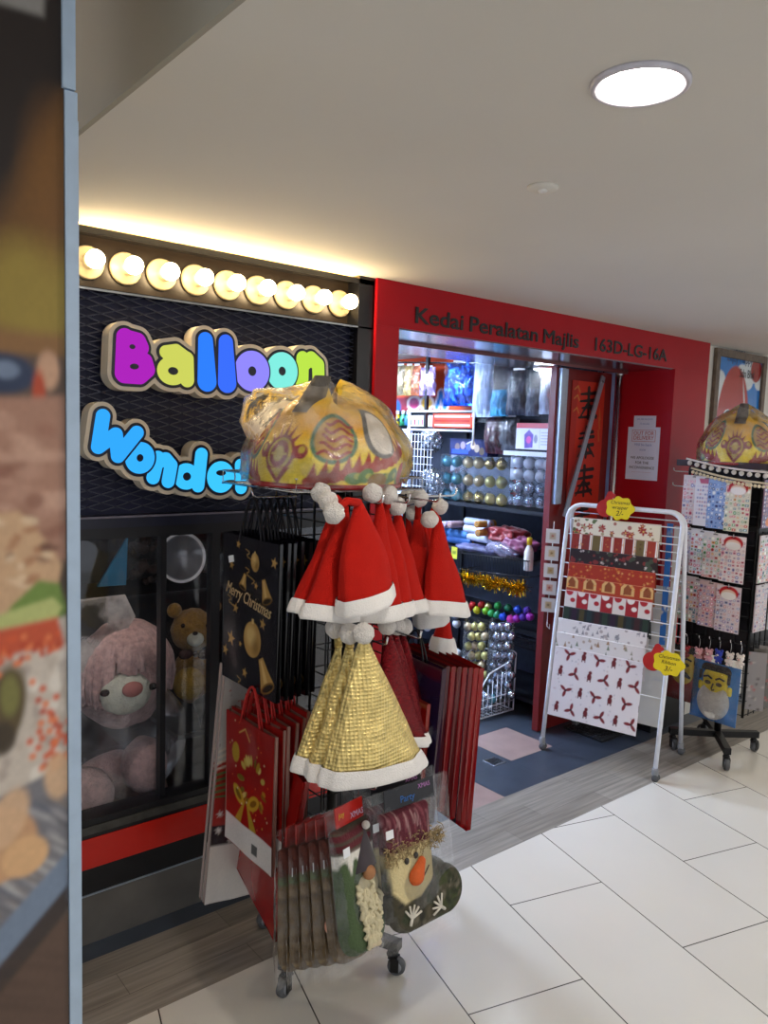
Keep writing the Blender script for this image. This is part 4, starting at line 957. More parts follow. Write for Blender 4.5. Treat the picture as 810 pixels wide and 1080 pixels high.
# ------------------------------------------------------------------ lion dance costumes
def lion(label, loc, rz, sx, sy, hh):
    c = Canvas(2*math.pi, 1.5, 300, 96, 'ffdc4a'); pi = math.pi
    c.ell(pi+.9, 1.05, 1.6, .3, 'f0aa28', 0, .8, .4); c.ell(pi, .3, 3., .35, 'f6e654', 0, .7, .3)
    def medal(x, z, s):
        for k in range(9):
            a = -1.7+k*.42; c.poly([(x+s*.32*math.sin(a-.2), z+s*.42*math.cos(a-.2)), (x+s*.62*math.sin(a), z+s*.85*math.cos(a)), (x+s*.32*math.sin(a+.2), z+s*.42*math.cos(a+.2))], '9c2a38')
        c.ell(x, z, .42*s, .5*s, '93283a'); c.ell(x, z, .34*s, .42*s, 'cdb648'); c.ell(x, z, .26*s, .36*s, '8f2a44'); c.ell(x, z, .14*s, .2*s, 'd2c070'); c.line([(x-.2*s, z), (x+.2*s, z)], .03, 'd2c070')
        c.poly([(x-.35*s, z-.35*s), (x+.35*s, z-.35*s), (x, z-.85*s)], '93283a'); c.poly([(x-.18*s, z-.38*s), (x+.18*s, z-.38*s), (x, z-.66*s)], 'c9b040')
        for q_ in (-1, 1): c.ell(x+q_*.55*s, z+.05, .16*s, .2*s, '93283a'); c.ell(x+q_*.56*s, z+.08, .08*s, .1*s, 'cdb648')
    def eye(x, z, m):
        c.ell(x, z, .33, .42, '4a7a5c', -.1*m); c.ell(x, z, .27, .35, 'c79a34', -.1*m)
        for k in range(5):
            zz = z-.26+.13*k; c.line([(x-.2+.02*k+j*.04, zz+.05*math.sin(j*.8+k)) for j in range(11)], .045, '9c3030')
    medal(pi, .52, .56); eye(pi+.72, .82, 1); eye(pi-.72, .82, -1)
    for m in (-1, 1):
        for k in range(13):
            x = pi+m*(.45+.14*k); z = .12+.045*k; c.poly([(x-.11*m, z-.12), (x+.1*m, z-.06), (x+.05*m, z+.30)], 'a83428'); c.ell(x, z-.02, .1, .09, 'a83428')
        for k in range(6): x = pi+m*(1.0+.16*k); c.ell(x, .18+.05*math.sin(k*2.), .13, .10, '5c8a4c', k); c.ell(x+.04, .22, .05, .05, 'a9b24e')
        c.ell(pi+m*1.35, .14, .16, .13, '8a6a24'); c.ell(pi+m*2.05, .2, .3, .22, 'b0322c'); c.ell(pi+m*1.55, .95, .34, .46, '5a5a58', -.5*m); c.ell(pi+m*1.58, .95, .27, .39, 'e2dcd2', -.5*m)
    c.rect(0, 0, 7, .05, 'a52a2a'); c.speck(.1, 1)
    t = thing('lion_dance_costume', label, 'costume', loc, (0, 0, rz))
    def f(u, v, k=1., dz=0.):
        a = 2*math.pi*(u-.5); s = (1-v**2.8)**.5*(1+.04*math.sin(v*6)); n_ = 1+.05*noise.noise(Vector((math.cos(a)*2, math.sin(a)*2, v*2)))
        return Vector((sx*k*s*math.cos(a)*n_-.02*v, sy*k*s*math.sin(a)*n_, hh*v*(1+.10*math.cos(2*a+.6)*v)+dz))
    MB().grid(c.nx-1, c.ny, lambda u, v: f(u, min(v, .998)), 0, c.a[:, :-1], wrap=True).build('costume_body', M['cloth'], t)
    hn = MB().grid(20, 12, lambda u, v: Vector((sx*.45-.07*v+(.052*(1-v*.45))*math.cos(2*math.pi*u), (.034*(1-v*.4))*math.sin(2*math.pi*u), hh*.80+.105*v)), wrap=True)
    top = [Vector((sx*.45-.07+.0286*math.cos(2*math.pi*i/20), .0204*math.sin(2*math.pi*i/20), hh*.8+.105)) for i in range(20)]
    hn.add(top, [tuple(range(20))]); hn.build('horn', mat('grey_horn', '57524c', .7, var=.3, scale=40), t)
    MB().tube([(sx*1.01*math.cos(2*math.pi*i/48), sy*1.01*math.sin(2*math.pi*i/48), .006) for i in range(48)], .007, 8, closed=True).build('hem', mat('red_hem', 'a3262a', .7), t)
    return t, f
def lion_bag(label, loc, rz, f, tuft):
    m = MB()
    def g_(u, v):
        p = f(u, min(v, .997), 1.05, .004); p.z = p.z*1.07+.0; n_ = noise.noise(p*13)+.5*noise.noise(p*31)
        p += Vector((p.x, p.y, .02)).normalized()*(.012+.014*n_)
        w = max(0, 1-(Vector((p.x, p.y))-Vector(tuft[:2])).length/.14)
        if v > .45: p += Vector((tuft[2], tuft[3], tuft[4]))*w*w
        p.z = max(p.z, .002)
        return p
    m.grid(84, 44, g_, wrap=True)
    return m.build('plastic_bag', film('crinkled_bag_film', 'ffffff', .2, .16, 20, .9), None, loc, (0, 0, rz), label, 'plastic bag')
c0 = at(344, 508, Y=1.84); LZ = 1.502
az = math.atan2(-1.84, -c0.x)-.62
t, f = lion('yellow lion dance costume with a red medallion, bagged on top of the santa hat spinner', (c0.x, 1.84, LZ), az, .22, .205, .25)
ca, sa = math.cos(-az), math.sin(-az); tw = Vector((-.16, .10)); tl_ = (tw.x*ca-tw.y*sa, tw.x*sa+tw.y*ca)
lion_bag('clear crinkled plastic bag over the lion costume on the santa hat spinner', (c0.x, 1.84, LZ), az, f, (*tl_, tl_[0]*.25, tl_[1]*.25, .07))
# ------------------------------------------------------------------ white folding rack with wrapping paper
WR = thing('wrapping_rack', 'white A-frame metal rack hung with wrapping paper at the shop entrance', 'display rack', (3.53, 2.325, 0), (0, 0, math.atan2(-.969, .248)))
WM = M['white_metal']; HT = 1.312
def frame(sg, foot, top):
    pts = []; yf = lambda z: foot+(top-foot)*z/HT
    for z in (.045, .4, .8, HT-.07): pts.append((-.3, yf(z), z))
    for k in range(1, 6): a = math.pi/2*k/6; pts.append((-.3+.07*(1-math.cos(a)), yf(HT-.07+.07*math.sin(a)), HT-.07+.07*math.sin(a)))
    pts.append((-.23, top, HT)); mir = [(-x, y, z) for x, y, z in reversed(pts)]
    return pts+mir, yf
ZS = [1.238, 1.155, 1.075, 1.0, .925, .852, .765, .70, .627, .552]
for sg, foot, top in ((-1, -.2, -.014), (1, .25, .014)):
    pts, yf = frame(sg, foot, top)
    MB().tube(pts, .0115, 12).build('frame', WM, WR)
    for z in (ZS+[.40] if sg < 0 else [z+.03 for z in ZS]):
        MB().tube([(-.3, yf(z), z), (.3, yf(z), z)], .0032, 6).build('rung', WM, WR)
    for x in (-.3, .3):
        c = MB(); c.lathe([(.014, .030), (.016, .034), (.016, .06), (.0125, .066)], 14, c=(x, yf(.045), 0)); c.box((x+.004, yf(.045), .022), (.02, .026, .03))
        o = c.build('foot_fitting', M['grey'], WR)
        w = MB(); w.M = Matrix.Translation((x+.006, yf(.045), .017)) @ Matrix.Rotation(R(90), 4, 'X')
        for s in (-.012, .012): w.lathe([(.006, s-.004), (.017, s-.004), (.017, s+.004), (.006, s+.004)], 20)
        w.build('wheel', M['rubber'], o)
MB().tube([(0, -.01, HT), (0, .012, HT+.0)], .014, 10).build('hinge', WM, WR)
mw = WR.matrix_basis.copy(); mw = Matrix.Translation(WR.location) @ Matrix.Rotation(WR.rotation_euler.z, 4, 'Z')
yff = lambda z: -.2+.186*z/HT
rw = np.random.default_rng(11)
def motif(c, n, cols, r, kind='dot', x0=0, z0=0):
    for i in range(n):
        x, z = rw.uniform(0, c.w), rw.uniform(0, c.h); k = rw.choice(cols); s = rw.uniform(.7, 1.2)*r
        if kind == 'dot': c.ell(x, z, s, s, k)
        elif kind == 'star': c.star(x, z, s, k, 5, rw.uniform(0, 3))
        elif kind == 'flake': c.star(x, z, s, k, 6, rw.uniform(0, 3), .25)
        elif kind == 'tree': c.poly([(x-s*.6, z-s), (x+s*.6, z-s), (x, z+s)], k)
        elif kind == 'flower':
            for q_ in range(5): a = q_*1.257+i; c.ell(x+s*.6*math.cos(a), z+s*.6*math.sin(a), s*.55, s*.3, k, a)
            c.ell(x, z, s*.25, s*.25, 'e0c060')
        elif kind == 'deer': c.ell(x, z, s*.6, s*.35, k); c.ell(x+s*.5, z+s*.5, s*.25, s*.3, k); c.rect(x-s*.5, z-s*.9, x-s*.35, z, k); c.rect(x+s*.25, z-s*.9, x+s*.4, z, k)
W0 = .46
def P1(c): c.rect(0, 0, 1, 1, 'e2dac4'); motif(c, 16, ['a02822'], .016, 'flower'); motif(c, 14, ['5a6a3a', '7a5a34', 'a86a5c'], .01, 'dot'); motif(c, 10, ['a89a78'], .007, 'dot')
def P2(c):
    for k in range(8): x = c.w*k/8; c.rect(x, 0, x+.045, 1, ['8c2a1c', '7a2418', '6a5a30', '9a3220'][k % 4]); c.rect(x+.05, 0, x+.055, 1, 'c59a58')
    motif(c, 30, ['c88a4a', '4a1a12', 'a8542e'], .006, 'flake')
def P3(c): c.rect(0, 0, 1, 1, '241c1e'); motif(c, 40, ['8a3a34', 'b8b0a8', '5a6a5a', 'd0c8c0', '9a2a2c'], .009, 'star'); motif(c, 20, ['7a2a2a', '3c4a3a'], .012, 'dot')
def P4(c): c.rect(0, 0, 1, 1, 'a3301c'); motif(c, 70, ['d9a04a', 'c8742e', '8a2416', 'e8c070'], .008, 'flake')
def P5(c):
    c.rect(0, 0, 1, 1, 'a83a1e')
    for k in range(5): x = .03+.1*k; c.poly([(x-.035, .03), (x+.035, .03), (x+.035, .07), (x, .11), (x-.035, .07)], 'd8b070'); c.poly([(x-.02, .035), (x+.02, .035), (x+.02, .065), (x, .09), (x-.02, .065)], '8a4a24')
    motif(c, 24, ['d98a3a', '7a2414'], .008, 'star')
def P6(c):
    for k in range(7): c.rect(c.w*k/7, 0, c.w*(k+1)/7, 1, ['dcd6d0', '9c2028'][k % 2])
    for k in range(7):
        x = c.w*(k+.5)/7; c.ell(x-.008, .085, .02, .022, ['a8232c', 'e6dfd8'][k % 2]); c.ell(x+.012, .04, .014, .012, ['a8232c', 'e6dfd8'][k % 2])
def P7(c):
    c.rect(0, 0, 1, 1, '1b2326')
    for k in range(11): c.rect(c.w*k/11+.006, .02, c.w*k/11+.034, .10, ['243c30', '2c1c34', '4a4424', '1c3438', '3c2024'][k % 5])
def P8(c): c.rect(0, 0, 1, 1, 'e3e0e0'); motif(c, 16, ['9a9aa0', '8a8a92'], .014, 'deer'); motif(c, 10, ['86868c'], .013, 'tree'); motif(c, 10, ['b0a8a8'], .008, 'dot')
def P9(c): c.rect(0, 0, 1, 1, 'e0dddc'); motif(c, 20, ['6a7a62', '8a8a7a', '9a7a5c'], .013, 'tree'); motif(c, 10, ['b8a89a'], .007, 'dot')
def P10(c):
    c.rect(0, 0, 1, 1, 'e4e0e2'); motif(c, 60, ['a8aab4', 'b8b4bc', 'c8b0b4'], .006, 'flake')
    for j in range(4):
        for i in range(6):
            x, z = .045+.08*i+.04*(j % 2), .05+.095*j
            if (i+j) % 2:
                for a in (0.4, 2.5, 4.4): c.ell(x+.018*math.cos(a+i), z+.018*math.sin(a+i), .019, .008, '7a1c26', a+i)
                c.ell(x, z, .006, .006, '3a1418')
            else: c.ell(x, z, .012, .018, '6a1a22'); c.ell(x+.003, z+.022, .009, .009, '6a1a22'); c.rect(x-.011, z-.026, x-.006, z-.01, '5a161c'); c.rect(x+.005, z-.026, x+.010, z-.01, '5a161c')
names = ['cream wrapping paper sheet with red poinsettias, topmost on the white rack', 'red and brown striped wrapping paper sheet, second from the top of the rack', 'black wrapping paper sheet with stars and red bows, third from the top',
 'red wrapping paper sheet with gold snowflakes, fourth from the top', 'orange-red wrapping paper sheet with gold house shapes', 'white and red checked wrapping paper sheet with santa shapes', 'dark green and black wrapping paper sheet with small boxes',
 'white wrapping paper sheet with grey deer and trees', 'white wrapping paper sheet with small green fir trees', 'large white wrapping paper sheet with dark red reindeer and leaves, lowest on the rack']
for k, (fn, z) in enumerate(zip((P1, P2, P3, P4, P5, P6, P7, P8, P9, P10), ZS)):
    ln = .086 if k < 9 else .365; w = W0 if k < 7 else .475
    c = Canvas(w, ln, 150, 48 if k < 9 else 116, 'ffffff'); fn(c); xc = -.262+w/2-(0 if k < 7 else .022)
    y0 = yff(z)-.0065-.0004*k; slope = .142; b = MB()
    def g(u, v, off=0.):
        s = (1-v)*ln; return (xc+u*w-w/2, y0-slope*s+(.003*(s/ln) if k < 9 else 0)-.001*math.sin(u*7+k)*(1-v)-off, z+.004-s*.99)
    b.grid(c.nx, c.ny, lambda u, v: g(u, v, .0006), 0, c.a)
    bc = tuple(c.a.mean((0, 1)))
    b.grid(12, 8, lambda u, v: g(1-u, v, 0), 0, None, True, bc)
    b.grid(30, 7, lambda u, v: (xc+u*w-w/2, yff(z)+.0052*math.cos(math.pi*(1-v))-.0008*k*(1-v), z+.0035+.0045*math.sin(math.pi*(1-v))), 0, None, True, bc)
    b.grid(12, 6, lambda u, v: (xc+w/2-u*w, yff(z)+.0055+.02*(1-v), z+.003-(1-v)*.10), 0, None, True, bc)
    b.build('wrapping_paper', M['print'], None, WR.location, tuple(WR.rotation_euler), names[k], 'wrapping paper', 'wrapping paper sheets on the white rack')
for x0, x1, cc, nm, zt_, zb_ in ((.205, .235, '2b6ab8', 'narrow blue wrapping paper sheet at the back of the white rack', 1.25, .62), (.242, .285, 'b9b4b0', 'pale patterned wrapping paper sheet at the back right edge of the white rack', 1.24, .5), (-.10, .215, 'c8c4bc', 'plain pale wrapping paper sheet on the rear frame of the white rack', .9, .13)):
    c = Canvas(x1-x0, zt_-zb_, 12, 60, cc); motif(c, 14, ['8a9ab0', 'd8d4cc', 'a08a80'], .008, 'dot'); b = sheet(c, .002)
    ym = .05 if x0 > 0 else .19
    b.build('wrapping_paper', M['print'], None, mw @ Vector(((x0+x1)/2, ym, zt_)), tuple(WR.rotation_euler), nm, 'wrapping paper', 'wrapping paper sheets on the white rack')
# apple price tags
def price_tag(label, lx, lz, ly, lines):
    t = thing('price_tag', label, 'price tag', mw @ Vector((lx, ly, lz)), tuple(WR.rotation_euler)); t.scale = (1.22, 1, 1.22); d = .0025
    Xg, Zg = field(-.10, -.08, .10, .09, d)
    S = np.minimum(np.hypot(Xg+.052, Zg+.005)-.038, np.hypot(Xg+.034, Zg-.004)-.036); S = np.minimum(S, seg(Xg, Zg, -.05, .03, .009, -.034, .058, .013)); S = np.minimum(S, seg(Xg, Zg, -.036, .045, .012, -.018, .052, .008))
    MB().plate(S, -.10, -.08, d, .002, -.001).build('red_apple', mat('red_card', 'b3201c', .5), t)
    an = np.arctan2(Zg, Xg-.012); S = np.hypot((Xg-.012)/1.25, Zg)-.048-.004*np.cos(an*7)
    S = np.maximum(S, -(np.hypot(Xg+.062, Zg-.004)-.018))
    MB().plate(S, -.10, -.08, d, -.001, -.004).build('yellow_card', mat('yellow_card', 'ecd41c', .5, var=.04), t)
    for i, (s, sz) in enumerate(lines): text('lettering', s, sz, M['ink'], t, (.012, -.0045, .024-.021*i-(.004 if i == 2 else 0)), shear=.2, extrude=.0002)
    return t
price_tag('yellow and red apple-shaped price tag on the top bar of the white rack', -.03, 1.312, -.032, (('Christmas', .02), ('wrapper', .02), ('2/-', .03)))
price_tag('yellow and red apple-shaped price tag on the right leg of the white rack', .315, .60, -.20, (('Christmas', .02), ('Ribbon', .02), ('3/-', .03)))
# cards hanging at the left of the rack
for k in range(5):
    c = Canvas(.075, .078, 20, 20, 'd3d0cc'); c.rect(.02, .02, .055, .058, ['b8a890', 'c8b088', 'b09a70', 'c49a84', 'c0a880'][k]); c.star(.037, .04, .012, ['a05a44', '8a6a34', 'a07a3a', '9a3a2c', '7a6a4a'][k])
    sheet(c, .003).build('greeting_card', M['print'], None, at(583.5-1.2*k, 558+18.2*k, X=3.42), (0, 0, R(-62)), '%s white gift card down the strip beside the left leg of the white rack' % ORD[k], 'gift card', 'gift cards beside the white rack')
st = MB(); a_, b_ = at(584.5, 550, X=3.432), at(577, 656, X=3.432); st.tube([a_, b_], .0025, 6); st.tube([b_, b_+Vector((-.012, -.01, -.02)), b_+Vector((0, -.02, -.035)), b_+Vector((.012, -.008, -.012))], .002, 6)
st.build('card_strip', M['white'], label='clear hanging strip with a loop that holds the white gift cards', cat='strip')

# ------------------------------------------------------------------ second spinner rack with sticker sheets
QX, QY = 4.04, 2.0
s2 = thing('spinner_rack', 'black sticker spinner rack on casters against the red jamb at the right', 'display rack', (QX, QY, 0))
for k, (x, y) in enumerate(((3.853, 1.85), (4.2, 1.874), (4.22, 2.16), (3.87, 2.16))):
    dx, dy = x-QX, y-QY; a = math.atan2(dy, dx); L_ = math.hypot(dx, dy); m = MB(); m.M = Matrix.Rotation(a, 4, 'Z'); m.box((L_/2+.01, 0, .10), (L_+.02, .036, .034))
    m.build('base_arm', BM, s2, bevel=.002); caster(s2, dx, dy, .09, a+.6*k, .03)
MB().tube([(0, 0, .1), (0, 0, 1.55)], .018, 14).build('pole', BM, s2)
x0, x1, y0, y1 = 3.885-QX, 4.18-QX, 1.80-QY, 2.18-QY
for nm, pts in (('a', ((x0, y0), (x0, y1))), ('b', ((x0, y0), (x1, y0))), ('c', ((x1, y0), (x1, y1))), ('d', ((x0, y1), (x1, y1)))):
    (xa_, ya_), (xb_, yb_) = pts; g_ = MB()
    for i in range(6): t_ = i/5; g_.tube([(xa_+(xb_-xa_)*t_, ya_+(yb_-ya_)*t_, .28), (xa_+(xb_-xa_)*t_, ya_+(yb_-ya_)*t_, 1.53)], .003 if 0 < i < 5 else .007, 6)
    for i in range(18): z = .29+i*.0725; g_.tube([(xa_, ya_, z), (xb_, yb_, z)], .0024, 6)
    g_.build('grid_panel', BM, s2)
for z in (1.515, 1.237, .985):
    b = MB(); b.bb((x0-.008, y0, z-.004), (x0+.002, y1, z+.022)); b.bb((x0, y0-.008, z-.004), (x1, y0+.002, z+.022)); b.build('peg_rail', BM, s2)
cp_ = MB().bb((x0+.012, y0+.012, .56), (x0+.018, y1-.012, 1.53)); cp_.bb((x0+.012, y0+.012, .56), (x1-.012, y0+.018, 1.53)); cp_.build('dark_infill_panel', M['black'], s2)  # dark panel added so the gaps between the goods look dark
tb_ = MB(); tb_.bb((x0-.05, y0-.06, 1.54), (x1+.03, y1+.05, 1.556)); tb_.bb((x0-.052, y0-.062, 1.545), (x0-.046, y1+.05, 1.572)); tb_.bb((x0-.05, y0-.062, 1.545), (x1+.03, y0-.056, 1.572))
tb_.build('top_tray', mat('maroon_tray', '2a1418', .5), s2)
def peg(x, y, z, dx, dy, ln, m=None):
    d = Vector((dx, dy, 0)); p = Vector((x-QX, y-QY, z)); MB().tube([p, p+d*(ln-.01), p+d*ln+Vector((0, 0, .005)), p+d*(ln+.003)+Vector((0, 0, .018))], .0028, 6).build('hook', m or M['chrome'], s2)
for z in (1.505, 1.425): peg(3.95, 2.18, z, 0, 1, .13, M['white'])
# pompom trims draped along the tray edge
for k, (pa, pb_, n, r, lb_) in enumerate((((724, 486), (812, 501), 11, .0125, 'upper white pompom trim along the tray edge of the sticker spinner'), ((729, 496), (812, 513), 20, .0085, 'lower cream pompom trim along the tray edge of the sticker spinner'))):
    A, B = at(*pa, X=3.826-.006*k), at(*pb_, X=3.826-.006*k); t = thing('pompom_trim', lb_, 'trim', A)
    rb = MB(); n_ = 24; rb.tube([(B-A)*(i/n_)+Vector((0, 0, -.012*math.sin(math.pi*i/n_)+.012)) for i in range(n_+1)], .0055, 6); rb.build('ribbon', mat('cream_braid%d' % k, ['e6ddd6', 'd8c9a8'][k], .8), t)
    pm = MB().ball((0, 0, 0), r, 10, 8).me if 0 else None
    for i in range(n):
        MB().ball((B-A)*((i+.5)/n)+Vector((0, 0, -.012*math.sin(math.pi*(i+.5)/n)-.006)), r, 10, 7, jitter=.15, jf=90).build('pompom', pomm if k == 0 else mat('cream_pom', 'e2d3b4', 1.), t) if i == 0 or k == 0 else MB().ball((B-A)*((i+.5)/n)+Vector((0, 0, -.012*math.sin(math.pi*(i+.5)/n)-.006)), r, 10, 7).build('pompom', bpy.data.materials['cream_pom'], t)
# sticker sheets
pals = [['c8506a', 'b8a0b0', 'd88aa0', '7a7ab0'], ['9a8ab8', 'c8a0a8', '8090b8'], ['2a5ab0', '5a90d8', 'e0e8f0', '1a3a80'], ['c8403a', '58a060', 'e09a50', 'd8708a', '4a8a9a', 'f0f0e0']]
def sticker(w, h, bg, pal, seed, kind=0):
    c = Canvas(w, h, 40, 74, bg); r_ = random.Random(seed)
    if kind == 1:
        for j in range(9): c.line([(.012, h-.05-j*.02), (w-.012, h-.05-j*.02)], .005, 'd8cfe0'); [c.rect(.014+.014*i, h-.055-j*.02, .022+.014*i, h-.045-j*.02, r_.choice(pal)) for i in range(7) if r_.random() < .8]
        c.poly([(.02, h-.01), (w-.02, h-.01), (w-.03, h-.035), (.03, h-.035)], 'c0506e')
    else:
        for j in range(11):
            for i in range(6):
                x, z = w*(i+.5)/6+r_.uniform(-.003, .003), h*(j+.5)/12+r_.uniform(-.003, .003); s = r_.uniform(.005, .0095)
                k = r_.choice(pal); q_ = r_.random()
                (c.ell(x, z, s, s*r_.uniform(.7, 1.2), k) if q_ < .6 else c.star(x, z, s*1.2, k, 5, r_.random()) if q_ < .8 else c.rect(x-s, z-s*.7, x+s, z+s*.7, k)); c.ell(x, z, s*.4, s*.4, r_.choice(['ffffff', 'f0e0d0', '503030']))
    if kind == 2: c.ell(w/2, h-.035, .05, .035, 'b8282c'); c.ell(w/2, h-.042, .038, .024, 'e8c8b0'); c.ell(w/2, h-.05, .04, .02, 'f0ece8')
    c.rect(w/2-.012, h-.010, w/2+.012, h-.005, '202020'); return c
YC = [2.135, 2.062, 1.985, 1.885]
rowz = [1.492, 1.215, .960]; rn = ['top', 'middle', 'bottom']
bgs = [['d9cccb', 'e4e0e6', '8fa9d8', 'dcd8c4'], ['d6d0d0', 'dcd8dc', 'd8d0cc', 'e6dcda'], ['d0c8c0', 'c8b4b4', 'cfb0ac', 'd8ccd0']]
seed = 0
for r_i, z in enumerate(rowz):
    for k in range(4):
        seed += 1; w, h = .125, (.235 if r_i else .255); X_ = 3.862-.010*k
        kind = 1 if (r_i == 0 and k == 1) else 2 if (r_i, k) in ((0, 3), (2, 3), (1, 3)) else 0
        c = sticker(w, h, bgs[r_i][k], pals[2] if (r_i, k) == (0, 2) else pals[(k+r_i) % 4 if (k+r_i) % 4 != 2 else 3], seed, kind)
        lb_ = '%s sticker sheet, %s from the red jamb, %s row' % (['pale pink', 'white lined', 'blue', 'cream santa', 'pastel', 'white', 'speckled', 'white and red', 'beige', 'rosy', 'red-brown', 'white santa'][r_i*4+k], ORD[k], rn[r_i])
        sheet(c, .006, bulge=.003).build('sticker_sheet', M['gloss'], None, (X_, YC[k]+.004*r_i, z-.004*k), (0, 0, RA), lb_, 'sticker sheet', 'sticker sheets on the spinner')
        peg(3.885, YC[k]+.004*r_i, z-.008-.004*k, -1, 0, .028+.010*k)
for r_i, z in enumerate((1.492, 1.215, .965)):
    for k in range(2):
        seed += 1; c = sticker(.125, .24, ['c8c0c4', 'd4d0c8'][k] if r_i else '6a5a78', pals[(seed) % 4], seed)
        if (r_i, k) == (0, 0): c.ell(.062, .03, .03, .022, 'd0702a'); c.poly([(.05, .05), (.075, .05), (.062, .075)], '1a1420')
        sheet(c, .006, bulge=.003).build('sticker_sheet', M['gloss'], None, (3.945+.14*k, 1.782-.006*k, z), (0, 0, 0), 'sticker sheet on the corridor side of the spinner, %s row, %s the corner post' % (rn[r_i], ['next to', 'away from'][k]), 'sticker sheet', 'sticker sheets on the corridor side')
        peg(3.945+.14*k, 1.80, z-.008, 0, -1, .03)
# keychains
def keychain(px, py, cc, lb_, acc):
    P = at(px, py, X=3.845); t = thing('plush_keychain', lb_, 'keychain', P, (0, 0, RA), 'plush keychains on the sticker spinner')
    m = mat('keychain_'+cc, cc, .8, sheen=.3); b = MB(); b.ball((0, 0, -.012), (.02, .016, .018), 14, 10); b.ball((0, 0, -.04), (.017, .013, .016), 14, 10)
    for s in (-1, 1): b.ball((s*.015, 0, .004), (.008, .006, .009), 10, 7); b.ball((s*.017, -.004, -.037), (.007, .006, .009), 8, 6); b.ball((s*.010, -.002, -.055), (.008, .008, .008), 8, 6)
    b.build('body', m, t)
    e = MB()
    for s in (-1, 1): e.ball((s*.007, -.016, -.01), .0026, 6, 5)
    e.build('eyes', dk, t); MB().ball((0, -.015, -.017), (.007, .004, .005), 8, 6).build('muzzle', mat('kc_'+acc, acc, .8), t)
    MB().tube([(0, .003, .008), (.002, .004, .03), (0, .006, .058)], .0015, 5).build('cord', M['chrome'], t)
    peg(3.885, P.y, P.z+.058, -1, 0, .045)
for px, py, cc, lb_, acc in ((724, 683, 'a82a30', 'red plush keychain beside the leg of the white rack', 'e0c0a0'), (737, 685, 'd89a9e', 'pink plush keychain, left of the two pink ones', 'f0dcd0'), (748, 686, 'd8a0a6', 'pink plush keychain next to the blue one', 'f0dcd1'), (758.5, 687, '2438a8', 'blue plush keychain on the sticker spinner', 'e8e0e0'), (770, 690, 'e4d8d2', 'white plush keychain next to the blue one', 'e8b8b0'), (781, 692, 'e6dcd4', 'white plush keychain at the corner post', 'e0a8a0')): keychain(px, py, cc, lb_, acc)
# party masks on blue cards
def mask(lb_, loc, rz, beard, hair, face='d9c21f', card='2a78c0'):
    t = thing('party_mask', lb_, 'party mask', loc, (R(-3), 0, rz)); w, h = .245, .30
    MB().box((0, 0, -h/2), (w, .005, h)).build('backing_card', mat('card_'+card+lb_[:5], card, .4, var=.05), t)
    d = .004; Xg, Zg = field(-.13, -.30, .13, 0, d)
    S = np.maximum(seg(Xg, Zg, 0, -.08, .068, 0, -.15, .062), Zg+.035); S = np.minimum(S, seg(Xg, Zg, -.078, -.115, .012, -.078, -.14, .012)); S = np.minimum(S, seg(Xg, Zg, .078, -.115, .012, .078, -.14, .012))
    MB().plate(S, -.13, -.30, d, -.003, -.005, 0, 0, .014, .03).build('face', mat('mask_yellow', face, .6), t)
    hm_ = MB(); hm_.plate(np.maximum(seg(Xg, Zg, -.05, -.035, .03, .05, -.035, .03), -(Zg+.045)), -.13, -.30, d, -.004, -.008, 0, 0, .01, .02)
    for s in (-1, 1): hm_.tube([(s*.075, -.016, -.045), (s*.075, -.018, -.09)], .008, 8); hm_.tube([(s*.055, -.024, -.075), (s*.03, -.026, -.067), (s*.01, -.025, -.078)], .005, 6)
    hm_.build('hair', mat('mask_hair', '1f1a18', .9), t)
    e = MB()
    for s in (-1, 1): e.lathe([(.012, 0), (.013, .002), (.006, .003), (0, .004)], 14, c=(s*.03, -.0245, -.10), M=Matrix.Rotation(R(90), 3, 'X'), sx=1.3, sy=.8)
    e.tube([(0, -.027, -.10), (-.006, -.03, -.125), (.0, -.034, -.135), (.010, -.03, -.13)], .004, 6); e.build('features', mat('mask_line', '4a3a1c', .7), t)
    S = np.maximum(np.hypot(Xg/1.0, (Zg+.195)/1.12)-.085, Zg+.15-.6*np.abs(Xg)); S = np.minimum(S, seg(Xg, Zg, -.045, -.158, .016, .045, -.158, .016))
    if beard: b = MB().plate(S, -.13, -.30, d, -.006, -.012, 0, 0, .026, .04); b.build('beard', mat('white_beard', 'd9d5cc', .95, var=.1, bump=.8, bscale=120), t)
    else:
        b = MB().tube([(-.06, -.03, -.165), (-.03, -.036, -.148), (0, -.036, -.155), (.03, -.036, -.148), (.06, -.03, -.165)], [.006, .014, .012, .014, .006], 8); b.build('moustache', bpy.data.materials['mask_hair'], t)
    fl_ = MB(); fl_.grid(14, 16, lambda u, v: (u*w-w/2, -.046*(math.sin(math.pi*u)*math.sin(math.pi*v))**.4-.003, v*h-h)); fl_.build('film', M['film'], t)
    return t
P = at(757, 700, X=3.835); mask('bearded yellow party mask on a blue card at the foot of the sticker spinner', P, RA, True, True)
P = at(723, 680, X=3.86); mask('party mask with a black moustache behind the leg of the white rack', P, RA, False, True, 'c8a838', '8a2420')
for k in range(4):
    c = Canvas(.1, .30, 14, 40, ['8a8484', '6a6660', '9a9490', '5a5654'][k]); motif(c, 20, ['b0a8a0', '4a4442', 'a85a5a'], .006)
    sheet(c, .006).build('craft_pack', M['gloss'], None, (3.93+.05*k, 1.776-.010*k, .62+.01*k), (0, 0, R(-60)), '%s grey craft pack hanging low on the corridor side of the sticker spinner' % ORD[k], 'craft pack', 'craft packs on the sticker spinner')
C2 = at(781, 490, Y=1.98); az = math.atan2(-1.98, -C2.x)-.16; Z2 = 1.558
t, f = lion('yellow lion dance costume with a red flower medallion, bagged on top of the sticker spinner', (C2.x, 1.98, Z2), az, .20, .19, .26)
